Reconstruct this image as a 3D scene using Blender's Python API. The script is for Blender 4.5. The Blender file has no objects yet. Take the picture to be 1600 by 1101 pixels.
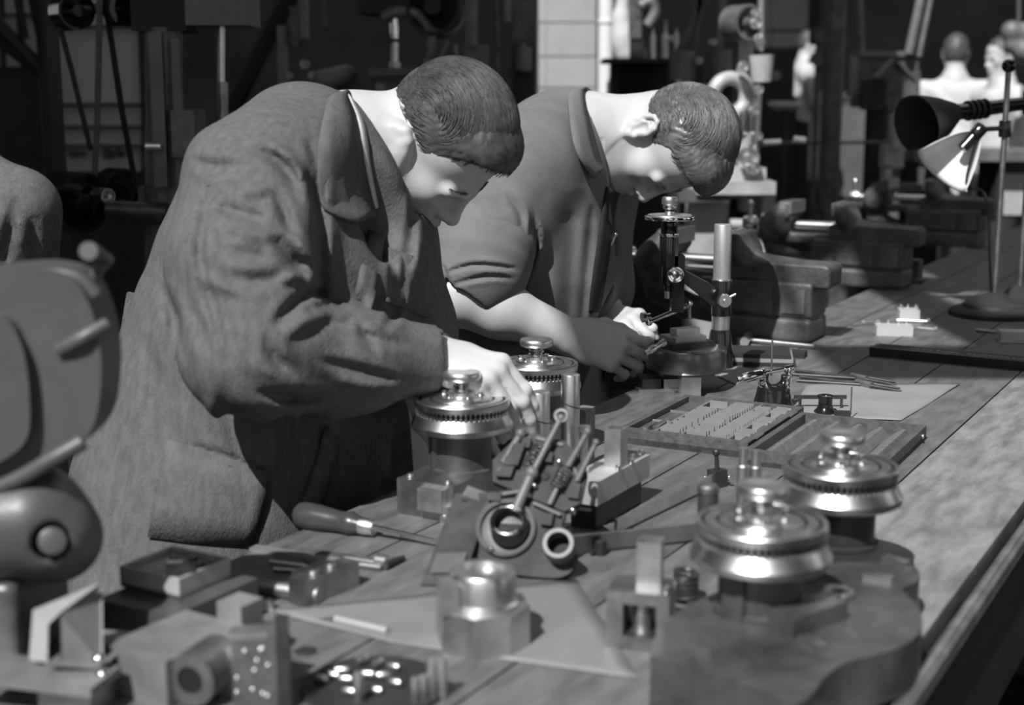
import bpy, bmesh, math, random
import numpy as np
from mathutils import Matrix, Vector
R = math.radians
scene = bpy.context.scene
C = scene.collection
random.seed(7)

# ------------------------------------------------------------------ camera
FPX = 2200.0                       # focal length in pixels of the 1600 x 1101 frame
CAMZ = 1.42
TILT = math.atan(400.5 / FPX)
cam_data = bpy.data.cameras.new('camera')
cam_data.sensor_width = 36.0
cam_data.lens = FPX * 36.0 / 1600.0
cam_data.clip_start = 0.05
cam_data.dof.use_dof = True
cam_data.dof.focus_distance = 2.25
cam_data.dof.aperture_fstop = 3.8
cam = bpy.data.objects.new('camera', cam_data)
cam.location = (0, 0, CAMZ)
cam.rotation_euler = (math.pi / 2 - TILT, 0, 0)
C.objects.link(cam)
scene.camera = cam

# ------------------------------------------------------------------ world, sun, exposure
world = bpy.data.worlds.new('world'); scene.world = world
world.use_nodes = True
bgn = world.node_tree.nodes['Background']
bgn.inputs[0].default_value = (1, 1, 1, 1)
bgn.inputs[1].default_value = 1.1
SUN_TO = Vector((-0.293, -0.601, 0.743)).normalized()      # towards the sun
sd = bpy.data.lights.new('sun', 'SUN'); sd.energy = 5.5; sd.angle = R(0.5)
so = bpy.data.objects.new('sun', sd); C.objects.link(so)
so.rotation_euler = SUN_TO.to_track_quat('Z', 'Y').to_euler()
so.location = SUN_TO * 12
vs = scene.view_settings
vs.view_transform = 'Standard'; vs.look = 'None'; vs.gamma = 1.0; vs.use_curve_mapping = False
vs.exposure = 0.0
scene.display_settings.display_device = 'sRGB'
scene.cycles.use_denoising = True

# ------------------------------------------------------------------ pixel helpers (photo pixel -> place)
_ct, _st = math.cos(TILT), math.sin(TILT)
def ray(px, py):
    x = (px - 800.0) / FPX; y = -(py - 550.5) / FPX
    return Vector((x, _ct + y * _st, -_st + y * _ct))
def at(px, py, Y):                 # the point of a pixel's ray that lies Y metres ahead
    d = ray(px, py); return Vector((0, 0, CAMZ)) + d * (Y / d.y)
BZ = 0.90                          # bench top
def G(px, py, z=BZ):               # the point of a pixel's ray at height z
    d = ray(px, py); return Vector((0, 0, CAMZ)) + d * ((z - CAMZ) / d.z)
def proj(P):                       # world points (n,3) -> photo pixels
    x = P[:, 0]; yv = P[:, 1]; zv = P[:, 2] - CAMZ
    dep = yv * _ct - zv * _st; up = yv * _st + zv * _ct
    return 800.0 + FPX * x / dep, 550.5 - FPX * up / dep
BANG = R(29.6)                     # the bench runs this far to the right of straight ahead
BD = Vector((math.sin(BANG), math.cos(BANG), 0)); BN = Vector((math.cos(BANG), -math.sin(BANG), 0))
BRZ = -BANG                        # z rotation: local y along the bench, local x across it towards the right

# ------------------------------------------------------------------ materials (all greys: the photograph is monochrome)
MATS = {}
def mat(name, v, rough=0.6, metal=0.0, var=0.0, scale=20.0, bump=0.0, bscale=200.0, stretch=None, spec=0.5, dark=None, coat=0.0):
    if name in MATS: return MATS[name]
    m = bpy.data.materials.new(name); m.use_nodes = True
    nt = m.node_tree; N = nt.nodes; L = nt.links
    b = N['Principled BSDF']
    b.inputs['Base Color'].default_value = (v, v, v, 1)
    b.inputs['Roughness'].default_value = rough; b.inputs['Metallic'].default_value = metal
    b.inputs['Specular IOR Level'].default_value = spec
    b.inputs['Coat Weight'].default_value = coat
    tc = N.new('ShaderNodeTexCoord'); mp = N.new('ShaderNodeMapping')
    L.new(tc.outputs['Object'], mp.inputs[0])
    if stretch: mp.inputs['Scale'].default_value = stretch
    if var > 0:
        n = N.new('ShaderNodeTexNoise'); n.inputs['Scale'].default_value = scale
        n.inputs['Detail'].default_value = 8; n.inputs['Roughness'].default_value = 0.62
        L.new(mp.outputs[0], n.inputs['Vector'])
        r = N.new('ShaderNodeValToRGB')
        lo = max(0.0, v * (1 - var)) if dark is None else dark; hi = min(1, v * (1 + var))
        r.color_ramp.elements[0].position = 0.32; r.color_ramp.elements[1].position = 0.68
        r.color_ramp.elements[0].color = (lo, lo, lo, 1); r.color_ramp.elements[1].color = (hi, hi, hi, 1)
        L.new(n.outputs['Fac'], r.inputs[0]); L.new(r.outputs[0], b.inputs['Base Color'])
        if rough < 0.9:
            mr = N.new('ShaderNodeMapRange'); mr.inputs[3].default_value = rough * 0.8; mr.inputs[4].default_value = min(1, rough * 1.25)
            L.new(n.outputs['Fac'], mr.inputs[0]); L.new(mr.outputs[0], b.inputs['Roughness'])
    if bump > 0:
        n2 = N.new('ShaderNodeTexNoise'); n2.inputs['Scale'].default_value = bscale; n2.inputs['Detail'].default_value = 4
        L.new(mp.outputs[0], n2.inputs['Vector'])
        bp = N.new('ShaderNodeBump'); bp.inputs['Strength'].default_value = bump; bp.inputs['Distance'].default_value = 0.002
        L.new(n2.outputs['Fac'], bp.inputs['Height']); L.new(bp.outputs[0], b.inputs['Normal'])
    MATS[name] = m
    return m

STEEL = mat('bright_steel', 0.72, 0.34, 1.0, 0.12, 30)
STEELB = mat('brushed_steel', 0.55, 0.44, 1.0, 0.25, 25)
STEELD = mat('dull_steel', 0.34, 0.45, 1.0, 0.35, 22, 0.15, 300)
DIALM = mat('polished_dial_steel', 0.70, 0.30, 1.0, 0.08, 30)
LAPPED = mat('lapped_steel', 0.42, 0.32, 0.5)
CHROME = mat('chrome', 0.75, 0.12, 1.0)
BLACKENED = mat('blackened_steel', 0.06, 0.42, 0.5, 0.4, 30)
IRON = mat('cast_iron', 0.10, 0.5, 0.3, 0.5, 18, 0.5, 160)
IRONL = mat('grey_painted_casting', 0.15, 0.5, 0.15, 0.25, 9, 0.25, 120)
IRONM = mat('worn_painted_casting', 0.13, 0.36, 0.2, 0.5, 14, 0.3, 140, dark=.07)
BLACK = mat('black_enamel', 0.012, 0.16, 0.0, spec=0.6)
DARK = mat('dark_matte', 0.02, 0.7, 0.0, 0.4, 12)
SOOT = mat('soot_black', 0.012, 0.6)
BELT = mat('leather_belt', 0.085, 0.65, 0.0, 0.3, 30)
WOODH = mat('varnished_handle_wood', 0.05, 0.32, 0.0, 0.35, 9, stretch=(1, 8, 8), coat=0.1)
CASEW = mat('oiled_case_wood', 0.085, 0.5, 0.0, 0.4, 14, 0.2, 90, stretch=(6, 1, 6))
CASEL = mat('light_case_wood', 0.17, 0.45, 0.0, 0.3, 16, 0.15, 90, stretch=(1, 8, 8))
PAPER = mat('paper', 0.25, 0.8, 0.0, 0.12, 9, 0.2, 14)
SHEET = mat('tracing_sheet', 0.21, 0.45, 0.0, 0.15, 7, 0.2, 9)
SKIN = mat('skin', 0.50, 0.5, 0.0, 0.05, 30, 0.12, 420, spec=0.35)
HAIR = mat('combed_hair', 0.11, 0.36, 0.0, 0.5, 40, spec=0.6)
HAIRD = mat('dark_combed_hair', 0.065, 0.5, 0.0, 0.5, 40, spec=0.5)
LINEN = mat('white_linen', 0.55, 0.85, 0.0, 0.05, 20, 0.3, 500)
DENIM = mat('faded_denim_cloth', 0.120, 0.9, 0.0, 0.2, 110, 0.8, 520, stretch=(1, 1, 0.35), spec=0.2)
COTTON = mat('grey_cotton_cloth', 0.165, 0.9, 0.0, 0.1, 20, 0.5, 600, spec=0.2)
TIE = mat('black_tie_cloth', 0.008, 0.8)
TROUSER = mat('dark_trouser_cloth', 0.03, 0.9)
SHOE = mat('black_shoe_leather', 0.015, 0.4)
ENAMELW = mat('white_lamp_enamel', 0.8, 0.35, 0.0, 0.06, 12)
PLASTER = mat('plaster', 0.36, 0.85, 0.0, 0.12, 3)
PLASTERD = mat('grimy_plaster', 0.10, 0.85, 0.0, 0.3, 2)
GLASSY = mat('dusty_pane', 0.22, 0.25, 0.0, 0.2, 3)

# ------------------------------------------------------------------ bmesh helpers
def BM(): return bmesh.new()
def _mx(c=(0, 0, 0), rot=None):
    M = Matrix.Translation(Vector(c))
    if rot is not None:
        M = M @ (rot if isinstance(rot, Matrix) else Matrix.Rotation(rot, 4, 'Z'))
    return M
def eul(x=0, y=0, z=0):
    return Matrix.Rotation(R(z), 4, 'Z') @ Matrix.Rotation(R(y), 4, 'Y') @ Matrix.Rotation(R(x), 4, 'X')
def _bev(bm, faces_before, off, seg=2):
    es = set()
    for f in bm.faces:
        if f not in faces_before:
            for e in f.edges: es.add(e)
    es = [e for e in es if len(e.link_faces) == 2 and e.calc_face_angle(0) > R(40)]
    if es: bmesh.ops.bevel(bm, geom=es, offset=off, segments=seg, affect='EDGES', profile=0.5, clamp_overlap=True)
def box(bm, c, s, rot=None, bev=0.0, seg=2, taper=None):
    before = set(bm.faces)
    M = _mx(c, rot)
    co = []
    for z in (-.5, .5):
        t = 1.0 if (taper is None or z < 0) else taper
        for x, y in ((-.5, -.5), (.5, -.5), (.5, .5), (-.5, .5)):
            co.append(bm.verts.new(M @ Vector((x * s[0] * t, y * s[1] * t, z * s[2]))))
    for f in ((3, 2, 1, 0), (4, 5, 6, 7), (0, 1, 5, 4), (1, 2, 6, 5), (2, 3, 7, 6), (3, 0, 4, 7)):
        bm.faces.new([co[i] for i in f])
    if bev > 0: _bev(bm, before, bev, seg)
    return bm
def _frame(d):
    d = Vector(d).normalized()
    a = Vector((0, 0, 1)) if abs(d.z) < 0.95 else Vector((1, 0, 0))
    s = a.cross(d).normalized(); return s, d.cross(s), d
def lathe(bm, prof, c=(0, 0, 0), axis=(0, 0, 1), n=40, wob=None):
    c = Vector(c); s, t, d = _frame(axis); rings = []
    for r, z in prof:
        if r <= 1e-6: rings.append([bm.verts.new(c + d * z)])
        else:
            rings.append([bm.verts.new(c + d * z + (s * math.cos(2 * math.pi * k / n) + t * math.sin(2 * math.pi * k / n)) * (r * (wob(k, n) if wob else 1))) for k in range(n)])
    for A, B in zip(rings[:-1], rings[1:]):
        if len(A) == 1 and len(B) == 1: continue
        for k in range(n):
            j = (k + 1) % n
            if len(A) == 1: bm.faces.new((A[0], B[j], B[k])[::-1] if False else (A[0], B[k], B[j])[::-1])
            elif len(B) == 1: bm.faces.new((A[k], A[j], B[0]))
            else: bm.faces.new((A[k], A[j], B[j], B[k]))
    return bm
def cyl(bm, p, q, r0, r1=None, n=24):
    p = Vector(p); q = Vector(q); r1 = r0 if r1 is None else r1
    L_ = (q - p).length
    return lathe(bm, [(0, 0), (r0, 0), (r1, L_), (0, L_)], p, q - p, n)
def rcyl(bm, p, q, r, b=0.002, n=28):           # cylinder with rounded rims
    p = Vector(p); q = Vector(q); L_ = (q - p).length; b = min(b, r * 0.6, L_ * 0.45)
    return lathe(bm, [(0, 0), (r - b, 0), (r - b * .3, b * .3), (r, b), (r, L_ - b), (r - b * .3, L_ - b * .3), (r - b, L_), (0, L_)], p, q - p, n)
def pipe(bm, p, q, r, ri, n=28):                # open tube
    p = Vector(p); q = Vector(q); L_ = (q - p).length
    prof = [(ri, L_ * .02), (ri, 0), (r, 0), (r, L_), (ri, L_), (ri, L_ * .02)]
    return lathe(bm, prof, p, q - p, n)
def prism(bm, pts, z0, z1, M=None, bev=0.0, seg=2):
    before = set(bm.faces); M = M or Matrix()
    area = sum(pts[i][0] * pts[(i + 1) % len(pts)][1] - pts[(i + 1) % len(pts)][0] * pts[i][1] for i in range(len(pts)))
    if area < 0: pts = pts[::-1]
    lo = [bm.verts.new(M @ Vector((x, y, z0))) for x, y in pts]; hi = [bm.verts.new(M @ Vector((x, y, z1))) for x, y in pts]
    bm.faces.new(lo[::-1]); bm.faces.new(hi)
    n = len(pts)
    for i in range(n): bm.faces.new((lo[i], lo[(i + 1) % n], hi[(i + 1) % n], hi[i]))
    if bev > 0: _bev(bm, before, bev, seg)
    return bm
def smoothpath(pts, k=6):
    P = [Vector(p) for p in pts]; out = []
    for i in range(len(P) - 1):
        a = P[max(i - 1, 0)]; b = P[i]; c = P[i + 1]; d = P[min(i + 2, len(P) - 1)]
        for j in range(k):
            t = j / k
            out.append(0.5 * (2 * b + (c - a) * t + (2 * a - 5 * b + 4 * c - d) * t * t + (3 * b - a - 3 * c + d) * t ** 3))
    out.append(P[-1]); return out
def tube(bm, pts, r, n=8, closed=False, flat=None):
    P = [Vector(p) for p in pts]; rings = []; m = len(P); s = None
    for i, p in enumerate(P):
        a = P[i - 1] if (i > 0 or closed) else p; b = P[(i + 1) % m] if (i < m - 1 or closed) else p
        d = (b - a).normalized()
        if s is None: s, t, _ = _frame(d)
        else:
            s = (s - d * s.dot(d)).normalized(); t = d.cross(s)
        rr = r[i] if isinstance(r, (list, tuple)) else r
        f = flat or 1.0
        rings.append([bm.verts.new(p + (s * math.cos(2 * math.pi * k / n) + t * (math.sin(2 * math.pi * k / n) * f)) * rr) for k in range(n)])
    prs = list(zip(rings[:-1], rings[1:]))
    if closed: prs.append((rings[-1], rings[0]))
    for A, B in prs:
        for k in range(n): bm.faces.new((A[k], A[(k + 1) % n], B[(k + 1) % n], B[k]))
    if not closed:
        bm.faces.new(rings[0][::-1]); bm.faces.new(rings[-1])
    return bm
def ball(bm, c, r, n=20, m=12, rot=None):
    rx, ry, rz = (r, r, r) if not isinstance(r, (list, tuple)) else r
    M = _mx(c, rot)
    bmesh.ops.create_uvsphere(bm, u_segments=n, v_segments=m, radius=1.0, matrix=M @ Matrix.Diagonal((rx, ry, rz, 1)))
    return bm
def spring(bm, p, q, r, wire, turns, n=6):
    p = Vector(p); q = Vector(q); s, t, d = _frame(q - p); L_ = (q - p).length; k = int(turns * 14)
    return tube(bm, [p + d * (L_ * i / k) + (s * math.cos(2 * math.pi * i / 14) + t * math.sin(2 * math.pi * i / 14)) * r for i in range(k + 1)], wire, n)
def ring(bm, c, axis, r, w, n=40, k=10):
    s, t, d = _frame(axis); c = Vector(c)
    return tube(bm, [c + (s * math.cos(2 * math.pi * i / n) + t * math.sin(2 * math.pi * i / n)) * r for i in range(n)], w, k, True)
def belt(bm, pts, w, th, side, closed=False):   # flat band along a path, width w along side
    side = Vector(side).normalized(); P = [Vector(p) for p in pts]; m = len(P); rings = []
    for i, p in enumerate(P):
        a = P[i - 1] if (i > 0 or closed) else p; b = P[(i + 1) % m] if (i < m - 1 or closed) else p
        d = (b - a).normalized(); nn = d.cross(side).normalized()
        rings.append([bm.verts.new(p + side * (w * sx) + nn * (th * sy)) for sx, sy in ((-.5, -.5), (.5, -.5), (.5, .5), (-.5, .5))])
    prs = list(zip(rings[:-1], rings[1:])) + ([(rings[-1], rings[0])] if closed else [])
    for A, B in prs:
        for k in range(4): bm.faces.new((A[k], A[(k + 1) % 4], B[(k + 1) % 4], B[k]))
    if not closed: bm.faces.new(rings[0][::-1]); bm.faces.new(rings[-1])
    return bm

# ------------------------------------------------------------------ objects
def obj(name, bm, m, parent=None, smooth=True, ang=38, loc=None, rz=None):
    me = bpy.data.meshes.new(name)
    if isinstance(bm, bmesh.types.BMesh):
        bmesh.ops.recalc_face_normals(bm, faces=bm.faces[:])
        bm.to_mesh(me); bm.free()
    else: bpy.data.meshes.remove(me); me = bm
    if smooth:
        me.polygons.foreach_set('use_smooth', [True] * len(me.polygons))
        if ang < 180: me.set_sharp_from_angle(angle=R(ang))
    if not me.materials: me.materials.append(m)
    o = bpy.data.objects.new(name, me); C.objects.link(o)
    if parent is not None: o.parent = parent
    if loc is not None: o.location = loc
    if rz is not None: o.rotation_euler = (0, 0, rz)
    return o
def tag(o, label, cat=None, group=None, kind=None):
    o['label'] = label
    if cat: o['category'] = cat
    if group: o['group'] = group
    if kind: o['kind'] = kind
    return o
def thing(name, label, cat, loc=(0, 0, 0), rz=0.0, group=None):
    o = bpy.data.objects.new(name, None); C.objects.link(o); o.empty_display_size = 0.05
    o.location = loc; o.rotation_euler = (0, 0, rz)
    return tag(o, label, cat, group)
def struct(name, bm, m, label=None, **k):
    o = obj(name, bm, m, **k); o['kind'] = 'structure'
    if label: o['label'] = label
    return o
def dup(root, loc=None, rz=None, label=None, group=None):
    r = root.copy(); C.objects.link(r)
    if loc is not None: r.location = loc
    if rz is not None: r.rotation_euler = (0, 0, rz)
    if label: r['label'] = label
    if group: r['group'] = group
    for ch in list(root.children):
        c = ch.copy(); C.objects.link(c); c.parent = r
        for g in list(ch.children):
            d = g.copy(); C.objects.link(d); d.parent = c
    return r

# ------------------------------------------------------------------ implicit surfaces for bodies, cloth and castings
def A3(v): return np.array((v[0], v[1], v[2]), dtype=np.float64)
class SDF:
    def __init__(s): s.p = []
    def add(s, f, c, r, op='u', k=0.01): s.p.append((f, A3(c), r, op, k)); return s
    def cap(s, a, b, ra, rb=None, op='u', k=0.01):
        a = A3(a); b = A3(b); rb = ra if rb is None else rb; ba = b - a; L2 = max(ba @ ba, 1e-12)
        def f(P):
            w = P - a; h = np.clip(w @ ba / L2, 0, 1)
            return np.linalg.norm(w - h[:, None] * ba, axis=1) - (ra + (rb - ra) * h)
        return s.add(f, (a + b) / 2, math.sqrt(L2) / 2 + max(ra, rb), op, k)
    def chain(s, pts, rad, k=0.01, op='u'):
        for i in range(len(pts) - 1): s.cap(pts[i], pts[i + 1], rad[i], rad[i + 1], op, k)
        return s
    def ell(s, c, rad, rot=None, op='u', k=0.01):
        c = A3(c); rr = np.array(rad, float); M = np.eye(3) if rot is None else np.array(rot)[:3, :3]
        def f(P):
            q = (P - c) @ M; k0 = np.linalg.norm(q / rr, axis=1); k1 = np.linalg.norm(q / (rr * rr), axis=1)
            return np.where(k1 > 1e-9, k0 * (k0 - 1) / np.maximum(k1, 1e-9), -rr.min())
        return s.add(f, c, rr.max(), op, k)
    def ecap(s, a, b, sa, sb, side, op='u', k=0.02):     # elliptical capsule: sa=(across side, other) half widths
        a = A3(a); b = A3(b); ba = b - a; L2 = ba @ ba; t = ba / math.sqrt(L2)
        sd_ = A3(side); sd_ = sd_ - t * (sd_ @ t); sd_ /= np.linalg.norm(sd_); n = np.cross(t, sd_)
        def f(P):
            w = P - a; h = np.clip(w @ ba / L2, 0, 1); w = w - h[:, None] * ba
            r1 = sa[0] + (sb[0] - sa[0]) * h; r2 = sa[1] + (sb[1] - sa[1]) * h; m = np.minimum(r1, r2)
            x = w @ sd_; y = w @ n; z = w @ t
            k0 = np.sqrt((x / r1) ** 2 + (y / r2) ** 2 + (z / m) ** 2)
            k1 = np.sqrt((x / r1 ** 2) ** 2 + (y / r2 ** 2) ** 2 + (z / m ** 2) ** 2)
            return np.where(k1 > 1e-9, k0 * (k0 - 1) / np.maximum(k1, 1e-9), -m)
        return s.add(f, (a + b) / 2, math.sqrt(L2) / 2 + max(*sa, *sb), op, k)
    def rbox(s, c, half, rad, rot=None, op='u', k=0.005):
        c = A3(c); hh = np.array(half, float) - rad; M = np.eye(3) if rot is None else np.array(rot)[:3, :3]
        def f(P):
            q = np.abs((P - c) @ M) - hh
            return np.linalg.norm(np.maximum(q, 0), axis=1) + np.minimum(q.max(axis=1), 0) - rad
        return s.add(f, c, float(np.linalg.norm(half)), op, k)
    def disp(s, f, c, r): return s.add(f, c, r, 'd', 0)
    def clip(s, f, c, r, k=0.004): return s.add(f, c, r, 'i', k)
    def ev(s, P, prims):
        d = np.full(len(P), 1e3)
        for f, c, r, op, k in prims:
            e = f(P)
            if op == 'u':
                h = np.maximum(k - np.abs(d - e), 0) / max(k, 1e-9); d = np.minimum(d, e) - h * h * k * 0.25
            elif op == 's':
                e = -e; h = np.maximum(k - np.abs(d - e), 0) / max(k, 1e-9); d = np.maximum(d, e) + h * h * k * 0.25
            elif op == 'i':
                h = np.maximum(k - np.abs(d - e), 0) / max(k, 1e-9); d = np.maximum(d, e) + h * h * k * 0.25
            else: d = d + e
        return d
    def mesh(s, name, vox, nb=10, lo=None, hi=None, keepall=False):
        L0 = np.min([c - r for f, c, r, op, k in s.p if op == 'u'], axis=0) - 3 * vox if lo is None else A3(lo)
        H0 = np.max([c + r for f, c, r, op, k in s.p if op == 'u'], axis=0) + 3 * vox if hi is None else A3(hi)
        bs = nb * vox; nbk = np.maximum(np.ceil((H0 - L0) / bs).astype(int), 1)
        hd = bs * math.sqrt(3) / 2
        ii = np.stack(np.meshgrid(*[np.arange(n) for n in nbk], indexing='ij'), -1).reshape(-1, 3)
        cen = L0 + (ii + 0.5) * bs
        near = np.zeros(len(cen), bool)
        for f, c, r, op, k in s.p:
            if op == 'u': near |= np.linalg.norm(cen - c, axis=1) < r + hd + 0.01
        ii = ii[near]; cen = cen[near]
        dc = s.ev(cen, [p for p in s.p if p[3] != 'd'])
        keep = np.abs(dc) < hd * 2.6 + 0.02
        pc = np.array([p[1] for p in s.p]); prr = np.array([p[2] * 1.3 + hd + p[4] * 1.5 + 0.025 for p in s.p]); alw = np.array([p[3] == 'i' for p in s.p])
        ii = ii[keep]; cen = cen[keep]
        g = np.arange(nb + 1); gg = np.stack(np.meshgrid(g, g, g, indexing='ij'), -1).reshape(-1, 3)
        ny, nz = nbk[1] * nb + 2, nbk[2] * nb + 2
        cells, verts, edges = [], [], ([], [], [])
        corner = np.array([(a, b, c) for a in (0, 1) for b in (0, 1) for c in (0, 1)])
        epairs = [(0, 4), (1, 5), (2, 6), (3, 7), (0, 2), (1, 3), (4, 6), (5, 7), (0, 1), (2, 3), (4, 5), (6, 7)]
        for b, c0 in zip(ii, cen):
            dv = pc - c0
            pr = [s.p[j] for j in np.nonzero((np.einsum('ij,ij->i', dv, dv) < prr * prr) | alw)[0]]
            if not any(p[3] == 'u' for p in pr): continue
            o = L0 + b * bs
            d = s.ev(o + gg * vox, pr).reshape(nb + 1, nb + 1, nb + 1)
            ins = d < 0
            if ins.all() or not ins.any(): continue
            cs = np.stack([d[a:nb + a, e:nb + e, g_:nb + g_] for a, e, g_ in corner], -1)
            si = (cs < 0); act = si.any(-1) & ~si.all(-1)
            idx = np.argwhere(act); v = cs[act]
            acc = np.zeros((len(idx), 3)); cnt = np.zeros(len(idx))
            for a, e in epairs:
                m = (v[:, a] < 0) != (v[:, e] < 0)
                t = np.where(m, v[:, a] / np.where(m, v[:, a] - v[:, e], 1), 0)
                acc += np.where(m[:, None], corner[a] + t[:, None] * (corner[e] - corner[a]), 0); cnt += m
            gi = idx + b * nb
            verts.append(L0 + (gi + acc / cnt[:, None]) * vox)
            cells.append((gi[:, 0] * ny + gi[:, 1]) * nz + gi[:, 2])
            for ax in range(3):
                sl = [slice(0, nb)] * 3; s2 = list(sl); s2[ax] = slice(1, nb + 1)
                A = ins[tuple(sl)]; B = ins[tuple(s2)]
                e = np.argwhere(A != B)
                if len(e): edges[ax].append(np.column_stack([e + b * nb, A[tuple(e.T)]]))
        cells = np.concatenate(cells); verts = np.concatenate(verts)
        order = np.argsort(cells); cs = cells[order]; verts = verts[order]
        quads = []
        offs = {0: ((0, 0, 0), (0, -1, 0), (0, -1, -1), (0, 0, -1)), 1: ((0, 0, 0), (0, 0, -1), (-1, 0, -1), (-1, 0, 0)), 2: ((0, 0, 0), (-1, 0, 0), (-1, -1, 0), (0, -1, 0))}
        for ax in range(3):
            if not edges[ax]: continue
            E = np.concatenate(edges[ax]); cols = []; ok = np.ones(len(E), bool)
            for of in offs[ax]:
                q = E[:, :3] + np.array(of); ok &= (q >= 0).all(1)
                key = (q[:, 0] * ny + q[:, 1]) * nz + q[:, 2]
                j = np.clip(np.searchsorted(cs, key), 0, len(cs) - 1); ok &= cs[j] == key; cols.append(j)
            Q = np.column_stack(cols)[ok]; fl = E[ok, 3] == 1
            Q[~fl] = Q[~fl][:, ::-1]
            quads.append(Q)
        Q = np.concatenate(quads)
        lab = np.arange(len(verts))                     # keep the largest connected piece
        E2 = np.concatenate([Q[:, :2], Q[:, 1:3], Q[:, 2:4]])
        while True:
            m = np.minimum(lab[E2[:, 0]], lab[E2[:, 1]]); l2 = lab.copy()
            np.minimum.at(l2, E2[:, 0], m); np.minimum.at(l2, E2[:, 1], m); l2 = l2[l2]; l2 = l2[l2]
            if (l2 == lab).all(): break
            lab = l2
        u, cn = np.unique(lab, return_counts=True)
        if len(u) > 1 and not keepall:
            Q = Q[lab[Q[:, 0]] == u[cn.argmax()]]
            used = np.unique(Q); rm = np.zeros(len(verts), int); rm[used] = np.arange(len(used)); verts = verts[used]; Q = rm[Q]
        De = np.concatenate([Q[:, [0, 1]], Q[:, [1, 2]], Q[:, [2, 3]], Q[:, [3, 0]]]).astype(np.int64)      # close pinholes
        nv = len(verts); rev = np.isin(De[:, 1] * nv + De[:, 0], De[:, 0] * nv + De[:, 1])
        nxt = {}; tris = []
        for p_, q_ in De[~rev]: nxt.setdefault(int(q_), []).append(int(p_))
        while nxt:
            st = next(iter(nxt)); lp = [st]; cur = st
            while cur in nxt:
                t_ = nxt[cur].pop()
                if not nxt[cur]: del nxt[cur]
                if t_ == st: break
                lp.append(t_); cur = t_
            if 3 <= len(lp) < 60: tris += [(lp[0], lp[i], lp[i + 1]) for i in range(1, len(lp) - 1)]
        T = np.array(tris, np.int32).reshape(-1, 3)
        me = bpy.data.meshes.new(name)
        me.vertices.add(len(verts)); me.vertices.foreach_set('co', verts.astype(np.float32).ravel())
        me.loops.add(len(Q) * 4 + len(T) * 3); me.loops.foreach_set('vertex_index', np.concatenate([Q.astype(np.int32).ravel(), T.ravel()]))
        me.polygons.add(len(Q) + len(T)); me.polygons.foreach_set('loop_start', np.concatenate([np.arange(len(Q)) * 4, len(Q) * 4 + np.arange(len(T)) * 3]).astype(np.int32))
        me.polygons.foreach_set('use_smooth', np.ones(len(Q) + len(T), bool))
        me.update(calc_edges=True); me.validate()
        return me
def smoothmesh(me, it=2, fac=0.5):
    n = len(me.vertices); v = np.empty(n * 3, np.float32); me.vertices.foreach_get('co', v); v = v.reshape(-1, 3)
    e = np.empty(len(me.edges) * 2, np.int32); me.edges.foreach_get('vertices', e); e = e.reshape(-1, 2)
    deg = np.bincount(e.ravel(), minlength=n).astype(np.float32); deg[deg == 0] = 1
    for _ in range(it):
        acc = np.stack([np.bincount(e[:, 0], v[e[:, 1], i], n) + np.bincount(e[:, 1], v[e[:, 0], i], n) for i in range(3)], 1)
        v = v + fac * (acc / deg[:, None] - v)
    me.vertices.foreach_set('co', v.astype(np.float32).ravel()); me.update(); return me

# ------------------------------------------------------------------ the hall
X0, X1, Y0, Y1, ZC = -6.0, 8.0, -5.5, 12.5, 4.6
bm = BM(); box(bm, ((X0 + X1) / 2, (Y0 + Y1) / 2, -.05), (X1 - X0, Y1 - Y0, .1))
FLOORM = mat('oiled_floor', .045, .55, 0, .5, 5, .2, 40)
struct('floor', bm, FLOORM, 'dark oiled floor of the workshop hall')
def lit(x0, x1, y0, y1, z):        # made-up roof opening placed so that sunshine lands on this rectangle at height z
    k = (ZC - z) / SUN_TO.z; dx, dy = SUN_TO.x * k, SUN_TO.y * k
    return (x0 + dx, x1 + dx, y0 + dy, y1 + dy)
SUN_HOLES = [lit(-1.7, .135, -.2, 3.35, BZ), lit(.135, .36, -.2, 2.46, BZ), lit(.135, .36, 2.67, 3.35, BZ), lit(.36, .62, -.2, 3.35, BZ), lit(.62, 1.45, -.2, 2.58, BZ), lit(.64, .97, 2.92, 3.95, BZ), lit(2.2, 5.2, 6.4, 10.2, 1.2), lit(-.6, .9, 7.4, 9.5, 1.4), lit(.4, 1.2, 4.6, 5.9, 1.3), lit(.78, 1.2, 3.98, 4.2, 1.0), lit(1.6, 3.0, 11.3, 12.3, 1.6), lit(.96, 1.25, 2.95, 3.45, 1.30)]  # made-up openings shaping the sun; the gap shades the microscope man's hand
def holed(u0, u1, v0, v1, holes):  # rectangle minus rectangles, as a list of rectangles
    us = sorted({u0, u1} | {min(max(h[i], u0), u1) for h in holes for i in (0, 1)}); vs_ = sorted({v0, v1} | {min(max(h[i], v0), v1) for h in holes for i in (2, 3)})
    out = []
    for a, b in zip(us[:-1], us[1:]):
        for c, d in zip(vs_[:-1], vs_[1:]):
            m = ((a + b) / 2, (c + d) / 2)
            if b - a > 1e-4 and d - c > 1e-4 and not any(h[0] < m[0] < h[1] and h[2] < m[1] < h[3] for h in holes): out.append((a, b, c, d))
    return out
bm = BM()
for a, b, c, d in holed(X0, X1, Y0, Y1, SUN_HOLES): box(bm, ((a + b) / 2, (c + d) / 2, ZC + .01), (b - a, d - c, .02))
struct('ceiling', bm, PLASTERD, 'dark ceiling with made-up openings that shape the sunlight')
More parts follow.
